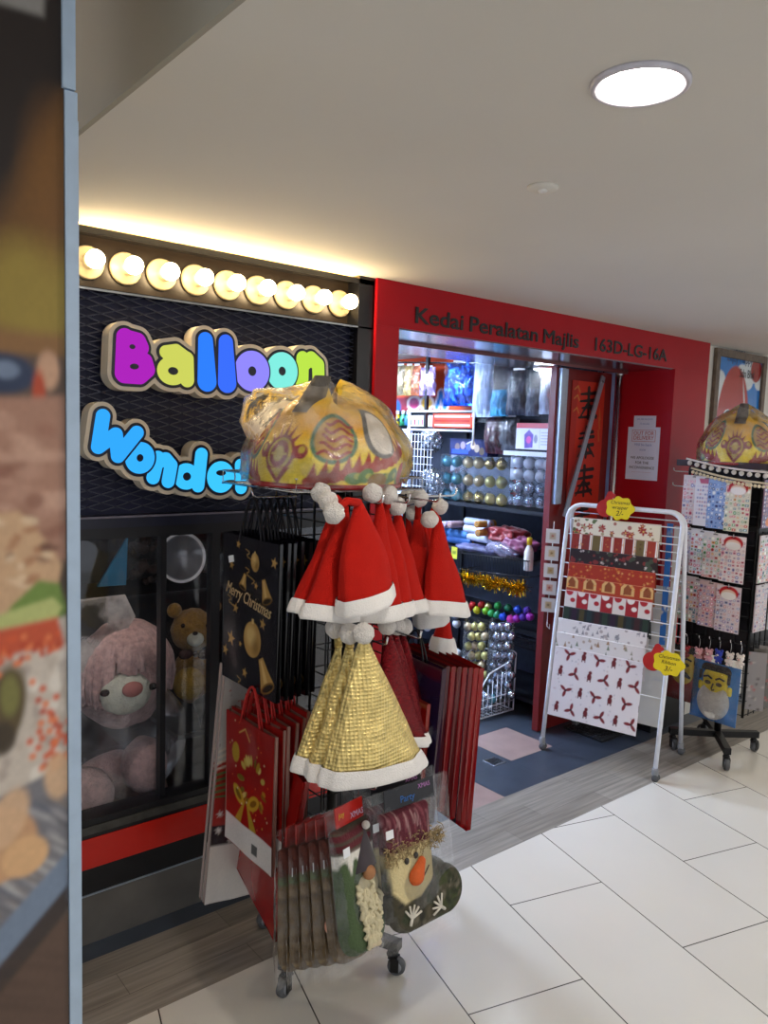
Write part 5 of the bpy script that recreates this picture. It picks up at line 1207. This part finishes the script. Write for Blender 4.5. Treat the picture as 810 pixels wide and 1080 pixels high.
lion_bag('clear plastic bag over the lion costume on the sticker spinner', (C2.x, 1.98, Z2), az, f, (.05, .0, 0, 0, .0))

# ------------------------------------------------------------------ notices on the jamb and the couplet on the door
def notice(label, px, py, w, h, lines, X=3.973):
    P = at(px, py, X=X); t = thing('paper_notice', label, 'notice', (X, P.y, P.z), (0, 0, RA))
    c = Canvas(w, h, 8, 8, 'dfe4f2'); sheet(c, .001).build('paper', M['print'], t)
    for s, sz, z, m_, sx in lines: text('lettering', s, sz, m_, t, (0, -.0012, z), sx=sx, extrude=.0002)
    return t
bl = mat('pale_blue_pen', '7f92c0', .6)
t = notice('white paper notice reading Out for delivery on the red jamb', 679.5, 450.5, .205, .30, (('OUT FOR', .032, -.036, M['red_ink'], .95), ('DELIVERY', .032, -.062, M['red_ink'], .95), ('Will be back', .022, -.10, bl, 1), ('soon', .02, -.128, bl, 1), ('WE APOLOGISE', .0215, -.175, M['ink'], 1), ('FOR THE', .0215, -.203, M['ink'], 1), ('INCONVENIENCE', .0215, -.231, M['ink'], .95), ('______________', .016, -.25, M['red_ink'], 1.1)))
bx = MB()
for lo, hi in (((-.075, -.0012, -.018), (.075, 0, -.016)), ((-.075, -.0012, -.082), (.075, 0, -.080)), ((-.075, -.0012, -.082), (-.073, 0, -.016)), ((.073, -.0012, -.082), (.075, 0, -.016))): bx.bb(lo, hi)
bx.build('box_outline', M['red_ink'], t)
notice('small white paper notice partly tucked behind the larger one on the red jamb', 680.5, 438.5, .14, .085, (('WE ARE BACK IN', .013, -.02, bl, 1), ('15 minutes', .014, -.045, bl, 1)), X=3.9745)
# couplet banner with brush strokes and a leaning bar
ban = thing('couplet_banner', 'orange-red hanging banner with black brush calligraphy on the door', 'banner', (3.715, 2.73, 1.985))
c = Canvas(.30, 1.1, 60, 180, 'c02c18'); c.rect(0, 0, .05, 1.1, 'a8241a')
for z in (1.05, 1.0, .93): c.line([(.02, z), (.05, z+.02), (.07, z-.01)], .006, 'c88a3a'); c.line([(.26, z-.1), (.27, z-.16)], .008, 'c06a34')
c.speck(.08, 4); sheet(c, .002).build('cloth', M['print'], ban)
br = MB(); rb2 = random.Random(3); d = .005
for gz in (-.12, -.34, -.56, -.78):
    Xg, Zg = field(-.11, gz-.12, .11, gz+.1, d); S = np.full(Xg.shape, 1.)
    for q_ in range(4): z = gz+.06-.042*q_+rb2.uniform(-.01, .01); wd = rb2.uniform(.05, .085); S = np.minimum(S, seg(Xg, Zg, -wd, z-.008, .006, wd, z+.006, .011))
    S = np.minimum(S, seg(Xg, Zg, .0, gz+.085, .012, .005, gz-.085, .009)); S = np.minimum(S, seg(Xg, Zg, -.01, gz-.01, .01, -.07, gz-.085, .004)); S = np.minimum(S, seg(Xg, Zg, .01, gz-.01, .01, .08, gz-.08, .006))
    br.plate(S, -.11, gz-.12, d, -.001, -.0022)
br.build('brush_strokes', M['ink'], ban)
lb2 = thing('leaning_bar', 'flat grey aluminium bar leaning diagonally across the couplet banner', 'bar', at(596, 545, Y=2.69))
T_ = at(637, 397, Y=2.70)-lb2.location; bm_ = MB(); dd = T_.normalized(); sd_ = dd.cross(Vector((0, 1, 0))).normalized()*.017
bm_.add([p+o for p in (Vector((0, 0, 0)), T_) for o in (-sd_, sd_, sd_+Vector((0, .008, 0)), -sd_+Vector((0, .008, 0)))], [(0, 1, 5, 4), (1, 2, 6, 5), (2, 3, 7, 6), (3, 0, 4, 7), (3, 2, 1, 0), (4, 5, 6, 7)])
bm_.build('bar', M['alu'], lb2); MB().lathe([(.007, 0), (.007, .003), (0, .004)], 14, M=Matrix.Rotation(R(90), 3, 'X'), c=T_*.96).build('screw', M['steel'], lb2)
# ------------------------------------------------------------------ shelving inside the shop
SX = 3.60; SY0 = 2.86
su = thing('shop_shelving', 'tall dark shelving unit along the right wall inside the shop', 'shelf unit', (SX, SY0, 0))
zB = at(576, 541, X=SX)[2]; zT = at(500, 441, X=SX)[2]; zR = at(520, 577, X=SX)[2]-.01; zC = at(520, 655, X=SX)[2]; 
shm = mat('dark_shelf_board', '181a20', .4, var=.2)
for z in (zT, zB, zR-.03, zC, .10):
    MB().bb((0 if z != zT else .12, 0, z-.024), (.42, 2.2, z)).build('shelf_board', shm, su)
for x in (.0, .40):
    for y in (.0, 1.1, 2.17): MB().bb((x, y, 0), (x+.022, y+.022, 2.19)).build('upright', M['alu'] if y == 0 else shm, su)
MB().bb((.42, 0, .05), (.435, 2.2, 2.19)).build('back_panel', mat('shelf_back', '2c3140', .6, var=.2), su)
MB().bb((.02, -.006, .05), (.42, .0, zB-.03)).build('end_panel', M['dark'], su)
# baubles
bau_m = {}
def bauble(px, py, X, r, key, label, group, glit=False):
    P = at(px, py, X=X)
    if (key, r) not in bau_m:
        cols = dict(teal=('6ab0c0', .25, .5), champ=('dcc8a0', .25, .5), gold=('e4d084', .25, .5), olive=('ccc47e', .3, .5), glitter=('d0b878', .2, .9), white=('cfd4de', .35, .1), silver=('bcc6d4', .15, .9), mirror=('c8d0dc', .08, 1.), grey=('7e848e', .25, .8),
                    red=('a81e1c', .3, .2), yellow=('c8c02a', .3, .1), lime=('7ab82c', .3, .1), green=('2f9a4a', .3, .1), deep=('1f7a50', .3, .1), blue=('1f4ac0', .3, .1), pink=('c83a9a', .3, .1), magenta=('9a2aa8', .3, .1), purple=('4a2a98', .3, .1))
        c_, ro, me_ = cols[key]; mm = bpy.data.materials.get('bauble_'+key) or mat('bauble_'+key, c_, ro, me_, .1, 50, .7 if key in ('mirror', 'glitter') else 0, 90)
        b = MB().ball((0, 0, 0), r, 18, 12); b.lathe([(r*.22, r*.95), (r*.22, r*1.12), (r*.1, r*1.14)], 8)
        b.tube([(r*.12*math.cos(a), 0, r*1.16+r*.12*math.sin(a)) for a in (0, 1.2, 2.4, 3.6, 4.8)], r*.03, 4, closed=True)
        o = b.build('bauble', mm); bau_m[(key, r)] = o.data; o.location = P
    else:
        o = bpy.data.objects.new('bauble', bau_m[(key, r)]); COL.objects.link(o); o.location = P
    o.rotation_euler = (rnd.uniform(-.5, .5), rnd.uniform(-.5, .5), rnd.random()*6)
    return tag(o, label, 'bauble', group)
rows = ['top', 'middle', 'bottom']
for c_i, (x, key3) in enumerate(((472, ('teal',)*3), (481.5, ('teal',)*3), (494, ('champ', 'champ', 'glitter')), (505, ('champ', 'champ', 'glitter')), (517, ('glitter', 'olive', 'gold')), (529, ('glitter', 'olive', 'gold')))):
    for r_i in range(3):
        y = (486.5, 504.5, 521.5)[r_i]+(x-472)*.062+1.5*r_i*(x-472)/60
        bauble(x, y, SX+.05, .037, key3[r_i], '%s bauble, %s row, %s column from the left of the gold and teal box' % ({'teal': 'teal', 'champ': 'champagne', 'glitter': 'glittery', 'olive': 'olive gold', 'gold': 'gold'}[key3[r_i]], rows[r_i], ORD[c_i]), 'boxed gold and teal baubles')
for c_i, x in enumerate((547, 558.5, 570.5, 579)):
    for r_i in range(4):
        y = (487.5, 500.5, 514.5, 528)[r_i]+(x-547)*.10
        key = (('white', 'white', 'white', 'white'), ('white', 'white', 'white', 'silver'), ('mirror', 'silver', 'silver', 'grey'), ('mirror', 'silver', 'silver', 'silver'))[r_i][c_i]
        bauble(x, y, SX-.01, .036, key, '%s bauble, %s row, %s column of the boxed white and silver set' % ({'white': 'white', 'silver': 'silver', 'mirror': 'faceted mirror', 'grey': 'dull silver'}[key], ['top', 'second', 'third', 'bottom'][r_i], ORD[c_i]), 'boxed white and silver baubles')
def clear_box(label, a, b, X0, X1):
    A, B = at(*a, X=X0), at(*b, X=X0); m = MB(); y0, y1 = sorted((A.y, B.y)); m.bb((X0, y0, B.z), (X1, y1, A.z)); return m.build('clear_box', film('box_film', 'f4f8ff', .015, .05, 8, .1), label=label, cat='box')
clear_box('clear plastic box holding the gold and teal baubles', (465, 478), (536, 533), SX+.005, SX+.10)
clear_box('clear plastic box holding the white and silver baubles', (539, 480), (580, 537), SX-.055, SX+.045)
cr = [(498.5, 638.5, 'red'), (508, 638, 'red'), (515, 640, 'olive'), (525, 639, 'green'), (536, 641, 'deep'), (546, 643, 'blue'), (556, 644, 'purple'), (503, 643.5, 'yellow'), (512.6, 644.5, 'lime'), (518.5, 647, 'green'), (524.5, 648.5, 'deep'), (530.5, 650.5, 'blue'), (538.5, 653, 'pink'), (545, 652.5, 'magenta'), (552, 651, 'purple'), (559, 650.5, 'magenta'), (494, 642, 'red'), (488, 639, 'red')]
for k, (x, y, key) in enumerate(cr): bauble(x, y, SX-.02+(.06 if y < 642 else 0), .025, key, '%s bauble, %s along the rainbow tray of baubles' % ({'deep': 'dark green'}.get(key, key), (ORD+['thirteenth', 'fourteenth', 'fifteenth', 'sixteenth', 'seventeenth', 'eighteenth'])[k]), 'rainbow baubles in the tray')
A, B = at(486, 662, X=SX-.06), at(566, 668, X=SX-.06)
ty = MB(); y0, y1 = B.y, A.y; zt2 = A.z+.012
for z in (zt2+.03, zt2-.02): ty.tube([(SX-.06, y0, z), (SX-.06, y1, z)], .003, 6); ty.tube([(SX+.16, y0, z), (SX+.16, y1, z)], .003, 6); ty.tube([(SX-.06, y0, z), (SX+.16, y0, z)], .003, 6)
for i in range(22): y = y0+(y1-y0)*i/21; ty.tube([(SX-.06, y, zt2+.03), (SX-.06, y, zt2-.02), (SX+.16, y, zt2-.02), (SX+.16, y, zt2+.03)], .0018, 5)
ty.build('wire_tray', M['black_metal'], label='black wire tray full of rainbow baubles on the shelf', cat='tray')
# tubes of baubles standing on the floor
for nm, key, px0, px1, X_, alts in (('gold', 'olive', 491, 513, 3.52, 'champ'), ('silver', 'silver', 518, 541, 3.50, 'mirror')):
    n = 0
    for j in range(8):
        for i in range(3):
            x = px0+4+(px1-px0-8)*i/2+(2.4 if j % 2 else -1.2); y = 661+j*10.2; n += 1
            bauble(x, y, X_+(.03 if i == 1 else 0), .027, alts if (i+j) % 3 == 0 else key, '%s bauble in the clear %s tube, %s layer from the top, %s' % ('glinting' if (i+j) % 3 == 0 else 'plain', nm, ORD[j], ['left', 'middle', 'right'][i]), 'baubles in the %s tube' % nm)
    A = at((px0+px1)/2, 655, X=X_+.015); Bz = at((px0+px1)/2, 750, X=X_+.015).z; L_ = MB(); rr = .078
    L_.grid(24, 6, lambda u, v: (A.x+rr*math.cos(2*math.pi*u), A.y+rr*math.sin(2*math.pi*u), max(.003, Bz)+v*(A.z-max(.003, Bz))), wrap=True)
    L_.build('clear_tube', M['film'], label='clear tube packed with %s baubles behind the white wire basket' % nm, cat='tube')
for k in range(14):
    x, y = 449+rnd.uniform(0, 36), 640+rnd.uniform(0, 55)
    bauble(x, y, 3.58, .028, rnd.choice(['grey', 'silver', 'white']), 'grey bauble seen between the santa hats and the gold tube', 'grey baubles behind the hats')
# white wire basket with silver balls
bx0, bx1, by0, by1 = 3.215, 3.56, 3.03, 3.36
wb = thing('wire_basket', 'white wire basket with a low sloping front on the shop floor', 'basket', (bx0, by0, 0)); w, l = bx1-bx0, by1-by0
bf = MB(); hb_, hf_ = .34, .14
for pts in ([(0, 0, .02), (w, 0, .02), (w, l, .02), (0, l, .02)],): bf.tube(pts, .005, 6, closed=True)
bf.tube([(0, 0, .02), (0, 0, hf_), (w*.35, 0, hf_+.14), (w, 0, hb_), (w, 0, .02)], .005, 6); bf.tube([(0, l, .02), (0, l, hf_), (w, l, hb_), (w, l, .02)], .005, 6)
bf.tube([(0, 0, hf_), (0, l, hf_)], .005, 6); bf.tube([(w, 0, hb_), (w, l, hb_)], .005, 6)
bf.tube([(w*.88, 0, hb_-.03), (w*.88, 0, hb_+.03), (w*.93, 0, hb_+.045), (w, 0, hb_+.03), (w, 0, .02)], .005, 6)
bf.build('rim', WM, wb)
bg_ = MB()
for i in range(1, 9):
    x = w*i/9; top = min(hb_, hf_+(hb_-hf_)*min(1, x/(w*.35)*.6+.0)) if 0 else hf_+(hb_-hf_)*x/w
    bg_.tube([(x, 0, top), (x, 0, .02), (x, l, .02), (x, l, top)], .002, 5)
for i in range(1, 9): y = l*i/9; bg_.tube([(0, y, hf_), (0, y, .02), (w, y, .02), (w, y, hb_)], .002, 5)
for z in (.08, .13): bg_.tube([(w, 0, z), (0, 0, z), (0, l, z)], .002, 5)
bg_.build('grid', WM, wb)
k = 0; rb3 = random.Random(12); used_xyz = []
while k < 34:
    x, y, z = rb3.uniform(.035, w-.035), rb3.uniform(.035, l-.035), rb3.uniform(.055, .19)
    if any((x-a)**2+(y-b)**2+(z-c_)**2 < .05**2 for a, b, c_ in used_xyz) or z > .10+.3*x: 
        used_xyz.append((9, 9, 9)) if len(used_xyz) < 0 else None
        z = 0; cnt = globals().get('cnt', 0)+1
        if cnt > 6000: break
        continue
    used_xyz.append((x, y, z)); key = rb3.choice(['silver', 'mirror', 'silver', 'grey', 'teal'])
    o = bauble(520, 700, 3.4, .027, key, 'silver bauble heaped in the white wire basket', 'baubles in the white basket'); o.location = (bx0+x, by0+y, z); k += 1
# tinsel garland
tg = MB(); A, B = at(487, 607, X=SX-.055), at(553, 620, X=SX-.055); rt_ = random.Random(2)
for i in range(900):
    t_ = rt_.random(); p = A+(B-A)*t_+Vector((0, 0, -.02*math.sin(math.pi*t_*3)**2)); d_ = Vector((rt_.gauss(0, 1), rt_.gauss(0, 1), rt_.gauss(0, 1))).normalized()*rt_.uniform(.03, .06); s_ = d_.cross(Vector((rt_.random(), rt_.random(), 1))).normalized()*.0028
    tg.add([p-s_, p+s_, p+d_+s_, p+d_-s_], [(0, 1, 2, 3)])
tg.tube([A, (A+B)/2, B], .006, 6)
tg.build('tinsel_garland', mat('gold_tinsel', 'd0a82c', .2, .9, var=.4, scale=60), label='gold tinsel garland strung along the front of the shelf', cat='garland')
# fabric rolls
def roll(px, py, X, r, ln, cc, lb_, end=False):
    P = at(px, py, X=X); m = MB(); m.M = Matrix.Rotation(R(90), 4, 'X' if not end else 'Y')
    m.lathe([(r*.3, -ln/2), (r*.32, -ln/2-.002), (r, -ln/2), (r*1.02, -ln/2+.01), (r, 0), (r*1.02, ln/2-.01), (r, ln/2), (r*.3, ln/2)], 20)
    t = thing('fabric_roll', lb_, 'fabric roll', P); m.build('cloth', mat('roll_'+cc, cc, .7, var=.15, scale=30), t)
    k = MB(); k.M = m.M; k.lathe([(r*.29, -ln/2-.004), (r*.29, ln/2+.004)], 12); k.build('core', mat('cardboard', '9a7a54', .8), t)
for px, py, r, cc, lb_ in ((482, 563, .028, '3a72b0', 'upper blue fabric roll on the shelf below the baubles'), (486, 570, .028, '2c5a9a', 'lower blue fabric roll on the shelf below the baubles'), (505, 551, .026, 'aab4d0', 'topmost pale lilac fabric roll'), (504, 559, .026, 'c4cadc', 'white fabric roll below the pale lilac one'), (508, 568, .026, 'b0b6c8', 'pale grey fabric roll beneath the white one')):
    roll(px, py, SX+.06, r, .22, cc, lb_)
for px, py, r, cc, lb_ in ((512, 552.5, .022, 'b0803a', 'upper gold-ended fabric roll'), (513, 561.5, .022, 'a87434', 'lower gold-ended fabric roll'), (470, 553, .022, '8ab0c0', 'pale teal roll standing end-on at the left of the shelf'), (476.5, 553, .022, 'b0a0bc', 'lilac roll standing end-on at the left of the shelf'), (483, 553, .022, '9a8088', 'dusty rose roll standing end-on at the left of the shelf')):
    roll(px, py, SX+.04, r, .16, cc, lb_, True)
def blob(name, px, py, X, rr, m, lb_, cat, jit=.35, jf=12, seg_=26):
    P = at(px, py, X=X); return MB().ball((0, 0, 0), rr, seg_, seg_-8, jitter=jit, jf=jf).build(name, m, None, P, label=lb_, cat=cat)
blob('folded_cloth', 535, 564, SX+.10, (.1, .15, .05), mat('red_satin', '8a1620', .35, sheen=.4), 'folded red satin cloth on the shelf beside the fabric rolls', 'cloth', .5, 26, 44)
blob('folded_cloth', 548, 575, SX+.06, (.08, .12, .05), mat('pink_satin', '8a4a6a', .4), 'folded mauve cloth on the shelf right of the fabric rolls', 'cloth', .5, 28, 40)
blob('plastic_pack', 532, 580, SX-.01, (.05, .12, .045), film('lilac_film', 'd4d0f4', .5, .15, 14), 'crumpled clear plastic pack in front of the red cloth', 'pack', .5, 14)
blob('cloth_heap', 505, 579, SX+.05, (.07, .2, .03), mat('mixed_cloth', '5a5a7c', .6, var=.6, scale=22), 'flat heap of mixed cloth at the front of the roll shelf', 'cloth', .4, 14)
bk = MB(); A, B = at(484, 583, X=SX-.05), at(557, 592, X=SX-.05); A2, B2 = at(484, 600, X=SX-.05), at(557, 609, X=SX-.05)
bk.tube([(A.x, A.y, A.z), (B.x, B.y, B.z)], .004, 6); bk.tube([tuple(A2), tuple(B2)], .004, 6)
for i in range(26): t_ = i/25; bk.tube([A+(B-A)*t_, A2+(B2-A2)*t_], .0018, 5)
for t_ in (0, 1): P = A+(B-A)*t_; P2 = A2+(B2-A2)*t_; bk.tube([P, P+Vector((.2, 0, 0)), P2+Vector((.2, 0, 0)), P2], .003, 5)
bk.build('wire_basket', M['black_metal'], label='black wire basket hanging below the roll shelf', cat='basket')
P = at(479.5, 577, X=SX-.06); c = Canvas(.05, .075, 12, 16, 'c8c43a'); c.rect(.008, .03, .04, .05, '7a8a2a'); sheet(c, .003).build('price_card', M['print'], None, P, (0, 0, RA), 'lime yellow price card at the left end of the roll shelf', 'price card')
bt = thing('spray_bottle', 'white bottle with yellow cap at the right end of the roll shelf', 'bottle', at(557, 602, X=SX-.02))
MB().lathe([(.0, 0), (.026, .002), (.028, .01), (.028, .11), (.02, .135), (.012, .15), (.012, .16)], 20).build('body', M['white'], bt); MB().lathe([(.016, .155), (.016, .195), (.010, .2), (0, .2)], 16).build('cap', mat('yellow_cap', 'd8c02a', .4), bt)
# upper shelf goods
def board(name, a, b, X, cc, lb_, cat, thick=.012, paint=None):
    A, B = at(*a, X=X), at(*b, X=X); w, h = abs(A.y-B.y), A.z-B.z; c = Canvas(w, h, 60, 50, cc)
    if paint: paint(c)
    return sheet(c, thick).build(name, M['gloss'], None, (X, (A.y+B.y)/2, A.z), (0, 0, RA), lb_, cat)
def pp(c):
    c.rect(0, 0, c.w*.55, c.h*.24, '8c2c3a'); c.ell(c.w*.08, .02, .05, .06, '2a5a9a')
    for x, cc in ((.30, 'a02a5a'), (.45, 'd8a020')): c.ell(c.w*x, c.h*.13, .075, .055, 'f0e8e0'); c.ell(c.w*x, c.h*.13, .06, .042, cc)
    for o in (0, 1): 
        for x0, x1 in ((.57, .61), (.61, .66), (.66, .70)): c.line([(c.w*x0, c.h*(.06 if (x0*100 % 2 < 1) else .3)), (c.w*x1, c.h*(.3 if (x0*100 % 2 < 1) else .06))], (.06, .036)[o], ('f0f0ee', '1c7ac8')[o])
board('balloon_letter_poster', (414, 376), (503, 433), SX+.16, 'd8542c', 'orange poster with blue, yellow and pink balloon letters behind the hanging packs', 'poster', .01, pp)
def foil(name, a, b, X, m, lb_, cat, dep=.05, jit=.012, group=None, inner=None):
    """a hanging pack: film pouch with its folded content"""
    A, B = at(*a, X=X), at(*b, X=X); w, h = abs(A.y-B.y), A.z-B.z
    t = thing(name, lb_, cat, (X, (A.y+B.y)/2, A.z), (0, 0, RA), group); s0 = a[0]*1.7
    b_ = MB()
    for s in (-1, 1): b_.grid(22, 30, lambda u, v: ((u-.5)*w*(1 if not inner else .86)*(1-.12*v), s*(dep*(math.sin(math.pi*u)*math.sin(math.pi*min(1, v*.93+.05)))**.5*(1-.5*v))+jit*noise.noise(Vector((u*14+s0, v*4, s))), -h+v*h*(1 if not inner else inner)))
    b_.build('content', m, t)
    f_ = MB()
    for s in (-1, 1): f_.grid(16, 20, lambda u, v: ((u-.5)*w, s*((dep+.006)*(math.sin(math.pi*u)*math.sin(math.pi*v))**.5)+jit*.5*noise.noise(Vector((u*9+s0, v*5, s))), -h+v*h))
    f_.build('film', M['film'], t); MB().box((0, 0, .006), (w*.5, .004, .014)).build('hanger', M['white'], t)
    return t
HG = 'packs hanging inside the shop'
foil('foil_curtain_pack', (470, 383), (503, 428), SX+.04, mat('blue_foil', '1450c8', .18, .85, var=.5, scale=30, bump=.6, bscale=40), 'shiny blue foil curtain pack hanging at the top of the shop shelf', 'foil pack', .05, .03)
foil('costume_pack', (500, 384), (519, 440), SX-.03, mat('pale_blue_paper', 'b4c8e4', .5), 'pale blue pack with ruled label, leftmost of the five hanging packs', 'pack', .03, .01, HG)
foil('costume_pack', (518, 384), (537, 439), SX-.035, mat('teal_cloth', '3a9ac8', .6), 'hanging pack with a teal bundle at its bottom', 'pack', .035, .012, HG, .5)
foil('costume_pack', (536, 391), (557, 438), SX-.04, mat('navy_cloth', '1c2038', .5, bump=.5), 'dark navy pack in the middle of the hanging row', 'pack', .04, .015, HG)
foil('costume_pack', (556, 386), (572, 439), SX-.045, mat('grey_cloth', '4a5060', .6), 'hanging pack with a dark grey bundle, second from the door', 'pack', .035, .012, HG, .55)
foil('costume_pack', (571, 389), (583, 437), SX-.05, mat('silver_cloth', 'b4bccc', .3, .5), 'silvery hanging pack nearest the door', 'pack', .03, .012, HG)
for k, (x0, x1, cc, lb_) in enumerate(((416, 428, '8a7a5a', 'olive metallic balloon pack'), (427, 436, 'b89a5c', 'gold metallic balloon pack'), (435, 444, 'a85a34', 'copper metallic balloon pack'), (444, 459, 'a890c8', 'lilac pack with a purple top'))):
    foil('balloon_pack', (x0, 386 if k < 3 else 388), (x1, 417), SX+.02, mat('pack_'+cc, cc, .3, .4, var=.4, scale=30), lb_+' hanging at the upper left of the shop shelf', 'balloon pack', .03, .02, 'balloon packs at the top left')
rl_ = MB(); A, B = at(414, 384, X=SX+.03), at(590, 386, X=SX+.03); rl_.tube([A+Vector((0, 0, .012)), B+Vector((0, 0, .012))], .006, 8); rl_.build('hanging_rail', M['steel'], label='steel rail from which the packs hang inside the shop', cat='rail')
def carton(px0, py0, px1, py1, X, dx, cc, lb_, paint=None, name='carton'):
    A, B = at(px0, py0, X=X), at(px1, py1, X=X); w, h = abs(A.y-B.y), A.z-B.z; c = Canvas(w, h, 70, 50, cc)
    if paint: paint(c)
    b = MB(); b.grid(70, 50, lambda u, v: (u*w-w/2, 0, v*h-h), 0, c.a, False); b.bb((-w/2, .0005, -h), (w/2, dx, 0), 0, lin(cc))
    return b.build(name, M['gloss'], None, (X, (A.y+B.y)/2, A.z), (0, 0, RA), lb_, 'box')
def pa(c):
    c.rect(0, c.h*.80, 1, 1, 'b03038'); c.rect(.08, .02, c.w*.55, c.h*.74, 'd8dcec'); x, z = c.w*.36, c.h*.36
    c.poly([(x-.035, z+.03), (x+.0, z+.06), (x+.035, z+.03), (x+.03, z-.045), (x-.03, z-.05)], '5a3a9a'); c.ell(x, z, .018, .022, 'c84aa0'); c.ell(c.w*.55, c.h*.4, .014, .025, '7a7a90'); c.line([(c.w*.66, c.h*.75), (c.w*.66, .01)], .004, 'a8b0c4')
    for k in range(5): c.line([(c.w*.7, c.h*(.2+.11*k)), (c.w*.95, c.h*(.2+.11*k))], .006, 'a8a8b8')
carton(545, 446, 582, 475, SX-.03, .16, 'd4d8e6', 'white and red carton picturing a purple device, above the silver baubles', pa)
carton(531, 475, 581, 482.5, SX-.045, .2, 'ccd2e0', 'flat white box under the red and white carton', None, 'flat_box')
def pn(c):
    for x, z, cc in ((.2, .5, '6a5a5a'), (.35, .6, '8a7a8a'), (.5, .5, '4a5aa8'), (.62, .62, 'c0a890'), (.72, .45, '9a8a7a'), (.85, .3, '5a4a3a')): c.ell(c.w*x, c.h*z, .022, .025, cc)
    c.rect(.02, .012, c.w*.5, .04, '2a4ac0'); c.line([(c.w*.45, c.h*.7), (c.w*.58, c.h*.85)], .008, 'c0b8d8')
carton(475, 462, 514, 482, SX+.0, .1, '1a2050', 'navy toy box with small pictured figures above the gold baubles', pn)
foil('garment_bag', (513, 440), (532, 479), SX+.02, mat('maroon_cloth', '4a2030', .5), 'dark maroon garment bag slumped behind the navy toy box', 'bag', .05, .03); foil('garment_bag', (529, 440), (547, 476), SX+.02, mat('slate_cloth', '4a4e58', .5), 'slate grey garment bag slumped beside the red and white carton', 'bag', .05, .03)
# white wire stand with packs of silver ornaments
ws = MB(); A, B = at(432, 434, X=3.55), at(432, 545, X=3.55); C_ = at(500, 440, X=3.55); ws.tube([(3.55, A.y, A.z), (3.55, A.y, .02)], .010, 8); ws.tube([(3.55, C_.y, A.z), (3.55, C_.y, at(500, 470, X=3.55).z)], .007, 8)
for z in (A.z, at(432, 453, X=3.55).z): ws.tube([(3.55, A.y, z), (3.55, C_.y, z)], .007, 8)
for i in range(9): z = zB+.03+i*.05; ws.tube([(3.55, A.y, z), (3.55, A.y-.25, z)], .0018, 5)
for i in range(8): y = A.y-.033*i; ws.tube([(3.55, y, zB+.02), (3.55, y, zB+.44)], .0018, 5)
ws.tube([(3.55, A.y, .02), (3.3, A.y, .02)], .009, 8); ws.tube([(3.55, C_.y, A.z), (3.55, C_.y, A.z-.01)], .007, 6)
ws.build('wire_stand', WM, label='white wire stand at the left end of the bauble shelf', cat='stand')
board('white_panel', (419, 452), (431, 545), 3.57, 'b4c4e4', 'pale blue-white panel beside the white wire stand', 'panel')
for k, (px, py, rr, lb_) in enumerate(((455, 464, .075, 'upper clear bag of silver tinsel balls on the white wire stand'), (456, 508, .085, 'lower clear bag of silver tinsel balls on the white wire stand'))):
    P = at(px, py, X=3.58); t = thing('ornament_bag', lb_, 'bag', P)
    b = MB(); rr2 = random.Random(k)
    for i in range(34): b.ball((rr2.uniform(-.03, .03), rr2.uniform(-rr, rr), rr2.uniform(-rr*.8, rr*.8)), rr2.uniform(.012, .022), 8, 6)
    o = b.build('tinsel_balls', bpy.data.materials['bauble_silver'], t); o['kind'] = 'stuff'
    MB().ball((0, 0, 0), (.06, rr*1.25, rr*1.1), 20, 14, jitter=.2, jf=15).build('film', M['film'], t)
for k, (px, cc, lb_) in enumerate(((419, 'c8b030', 'yellow paint bottle at the far left of the shop shelf'), (425, '2a8a5a', 'green paint bottle beside the yellow one'), (430, '3a7ab0', 'blue paint bottle beside the green one'))):
    P = at(px, 449, X=SX+.14); t = thing('paint_bottle', lb_, 'bottle', (P.x, P.y, zT+.001 if 0 else P.z))
    MB().lathe([(0, 0), (.024, .001), (.026, .06), (.012, .08), (.012, .09)], 16).build('body', mat('bottle_'+cc, cc, .3), t); MB().lathe([(.014, .085), (.012, .11), (0, .112)], 12).build('cap', M['white'], t)
def lab_(c):
    for k in range(6): c.rect(c.w*k/6+.01, .01, c.w*(k+.7)/6, .05, ['2a3a6a', '8a3a4a', '6a7aa0', 'c05a6a', '4a8a6a', 'c8b070'][k])
board('label_strip', (432, 438), (456, 450), SX+.10, 'd8dce8', 'white strip with a row of small coloured labels above the silver bags', 'label', .006, lab_)
def lab2(c):
    for k in range(3): c.rect(.02, .012+.03*k, c.w*.9, .024+.03*k, ['e8d8d0', '9a2a24', 'f0e0d8'][k])
board('label_strip', (457, 436), (500, 452), SX+.10, 'c84a30', 'orange strip with white lettering lines under the balloon letter poster', 'label', .006, lab2)
# ------------------------------------------------------------------ light and view
w = bpy.data.worlds.new('world'); bpy.context.scene.world = w; w.use_nodes = True
w.node_tree.nodes['Background'].inputs[0].default_value = (*lin('cfd4dc'), 1); w.node_tree.nodes['Background'].inputs[1].default_value = .8
sc = bpy.context.scene
sc.view_settings.view_transform = 'Standard'; sc.view_settings.look = 'None'; sc.view_settings.gamma = 1; sc.view_settings.use_curve_mapping = False
sc.view_settings.exposure = 0.82
sc.cycles.max_bounces = 8; sc.cycles.transparent_max_bounces = 24; sc.cycles.use_denoising = True; sc.cycles.sample_clamp_indirect = 6
